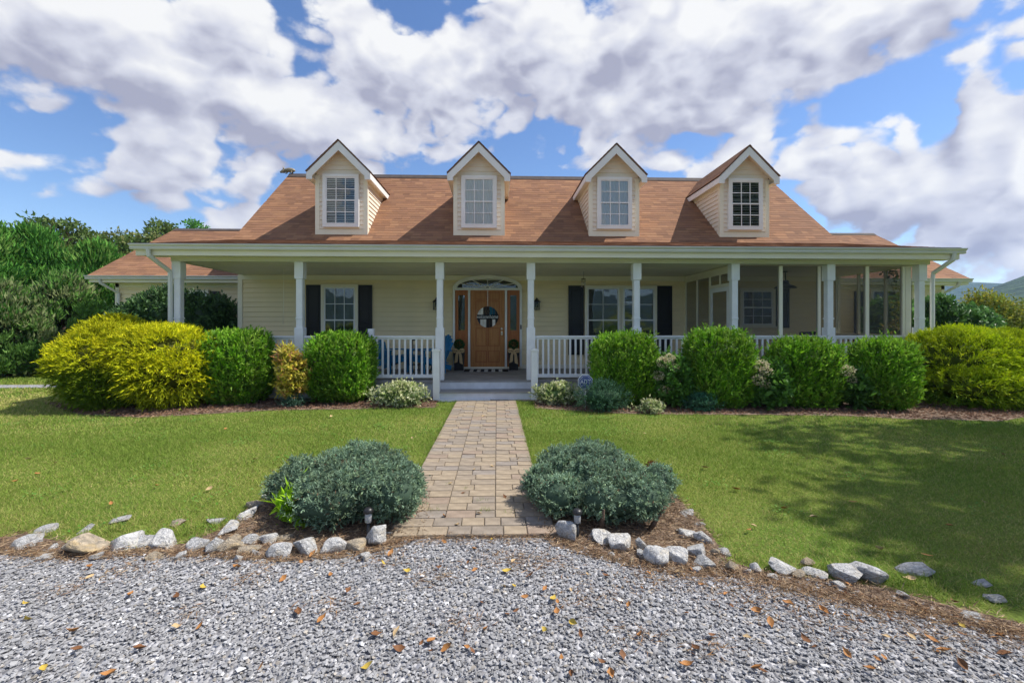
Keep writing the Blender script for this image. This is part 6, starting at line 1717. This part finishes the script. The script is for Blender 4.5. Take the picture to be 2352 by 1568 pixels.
for (u, v, kd) in [(65, 1060, 'tan'), (128, 1068, 'tan'), (585, 1060, 'tan'), (518, 990, 'orange'), (352, 962, 'tan'), (310, 975, 'tan'), (35, 1112, 'orange'), (85, 1095, 'orange'), (360, 1122, 'orange'), (255, 1165, 'orange'), (660, 1065, 'orange'), (948, 1010, 'tan'), (905, 1070, 'tan'), (2130, 1285, 'orange'), (2020, 1270, 'tan'), (2180, 1215, 'orange'), (2090, 1340, 'tan'), (1960, 1160, 'orange'), (2260, 1160, 'tan'), (1720, 1225, 'orange'), (1730, 1215, 'tan'), (1620, 1080, 'tan'), (1480, 1000, 'tan'), (1690, 1130, 'orange'), (1870, 1195, 'tan'), (1800, 1175, 'orange'), (2305, 1050, 'tan'), (480, 1130, 'tan'), (600, 1000, 'tan'), (760, 960, 'tan')]:
    p = gp(u, v); drop(p.x, p.y, .028, kd, rng.uniform(.05, .08), 'on the lawn', u, v)
for (u, v, kd) in [(1035, 1118, 'tan'), (1065, 1140, 'brown'), (1160, 1150, 'brown'), (1130, 1078, 'tan'), (1150, 1018, 'tan'), (1100, 1188, 'tan'), (1050, 1215, 'tan'), (1090, 1085, 'tan'), (1190, 1060, 'tan'), (1110, 960, 'tan'), (1020, 1195, 'orange')]:
    p = gp(u, v); drop(p.x, p.y, .034, kd, rng.uniform(.04, .06), 'on the paver path', u, v)
for (u, v, y, kd) in [(1430, 1122, 3.62, 'orange'), (1357, 1100, 3.7, 'yellow'), (1398, 1140, 3.55, 'orange'), (902, 1133, 3.5, 'orange')]:
    p = at(u, v, y); drop(p.x, p.y - .1, p.z, kd, .06, 'caught in the right juniper' if u > 1200 else 'caught in the left juniper')

# ------------------------------------------------------------------ hills and air
def hills():
    na, nr = 300, 46
    az = np.linspace(-math.pi, math.pi, na, endpoint=False); rr = np.concatenate([np.linspace(330, 900, 26), np.linspace(930, 1500, 20)])
    A, Rr = np.meshgrid(az, rr, indexing='ij')
    wv = Waves(7, 1.0)
    x, y = Rr * np.sin(A), Rr * np.cos(A)
    P = np.column_stack([x.ravel() / 130, y.ravel() / 130]); P2 = P * 4.3; P3 = P * 17
    deg = np.degrees(A)
    near = 9 + 52 * np.exp(-((deg - 55.5) / 9) ** 2) + 10 * np.exp(-((deg + 70) / 30) ** 2) 
    far = 90 + 14 * np.exp(-((deg - 44.5) / 4.5) ** 2) + 10 * np.sin(np.radians(deg) * 5 + .4)
    h1 = near * np.exp(-((Rr - 620) / 170) ** 2); h2 = far * np.exp(-((Rr - 1330) / 190) ** 2)
    hgt = np.maximum(h1, h2) + (wv(P2).reshape(A.shape) * 2.2 + Waves(8, 1.0)(P3).reshape(A.shape) * 1.2) * np.clip((Rr - 350) / 200, 0, 1)
    hgt -= 2.0 * np.clip(1 - (Rr - 330) / 80, 0, 1)
    V = np.column_stack([x.ravel(), y.ravel(), hgt.ravel()])
    F = []
    for i in range(na):
        j = (i + 1) % na
        for k in range(len(rr) - 1): F.append((i * len(rr) + k, j * len(rr) + k, j * len(rr) + k + 1, i * len(rr) + k + 1))
    F = np.array(F)[:, ::-1]
    m = mat('wooded_hillside', (.012, .034, .013), .95, 0, .07, 1.0, .12, base2=(.045, .09, .03), detail=10)
    m.node_tree.nodes['Bump'].inputs['Distance'].default_value = 6.0
    return npmesh('hills', V, F, m, None, True)
tag(meshobj('hills', hills()), kind='structure')
hz = box('haze', None, None, -1700, 1700, -1700, 1700, -4, 125)
mh = bpy.data.materials.new('summer_haze'); mh.use_nodes = True
th = mh.node_tree; th.nodes.clear()
pv = nd(th, 'ShaderNodeVolumePrincipled'); pv.inputs['Color'].default_value = (.38, .58, 1.0, 1); pv.inputs['Density'].default_value = .00026; pv.inputs['Anisotropy'].default_value = .25
oh = nd(th, 'ShaderNodeOutputMaterial'); lk(th, pv.outputs[0], oh.inputs['Volume'])
hz.data.materials.append(mh); hz['kind'] = 'stuff'; tag(hz, 'thin blue summer haze over the valley', 'haze')
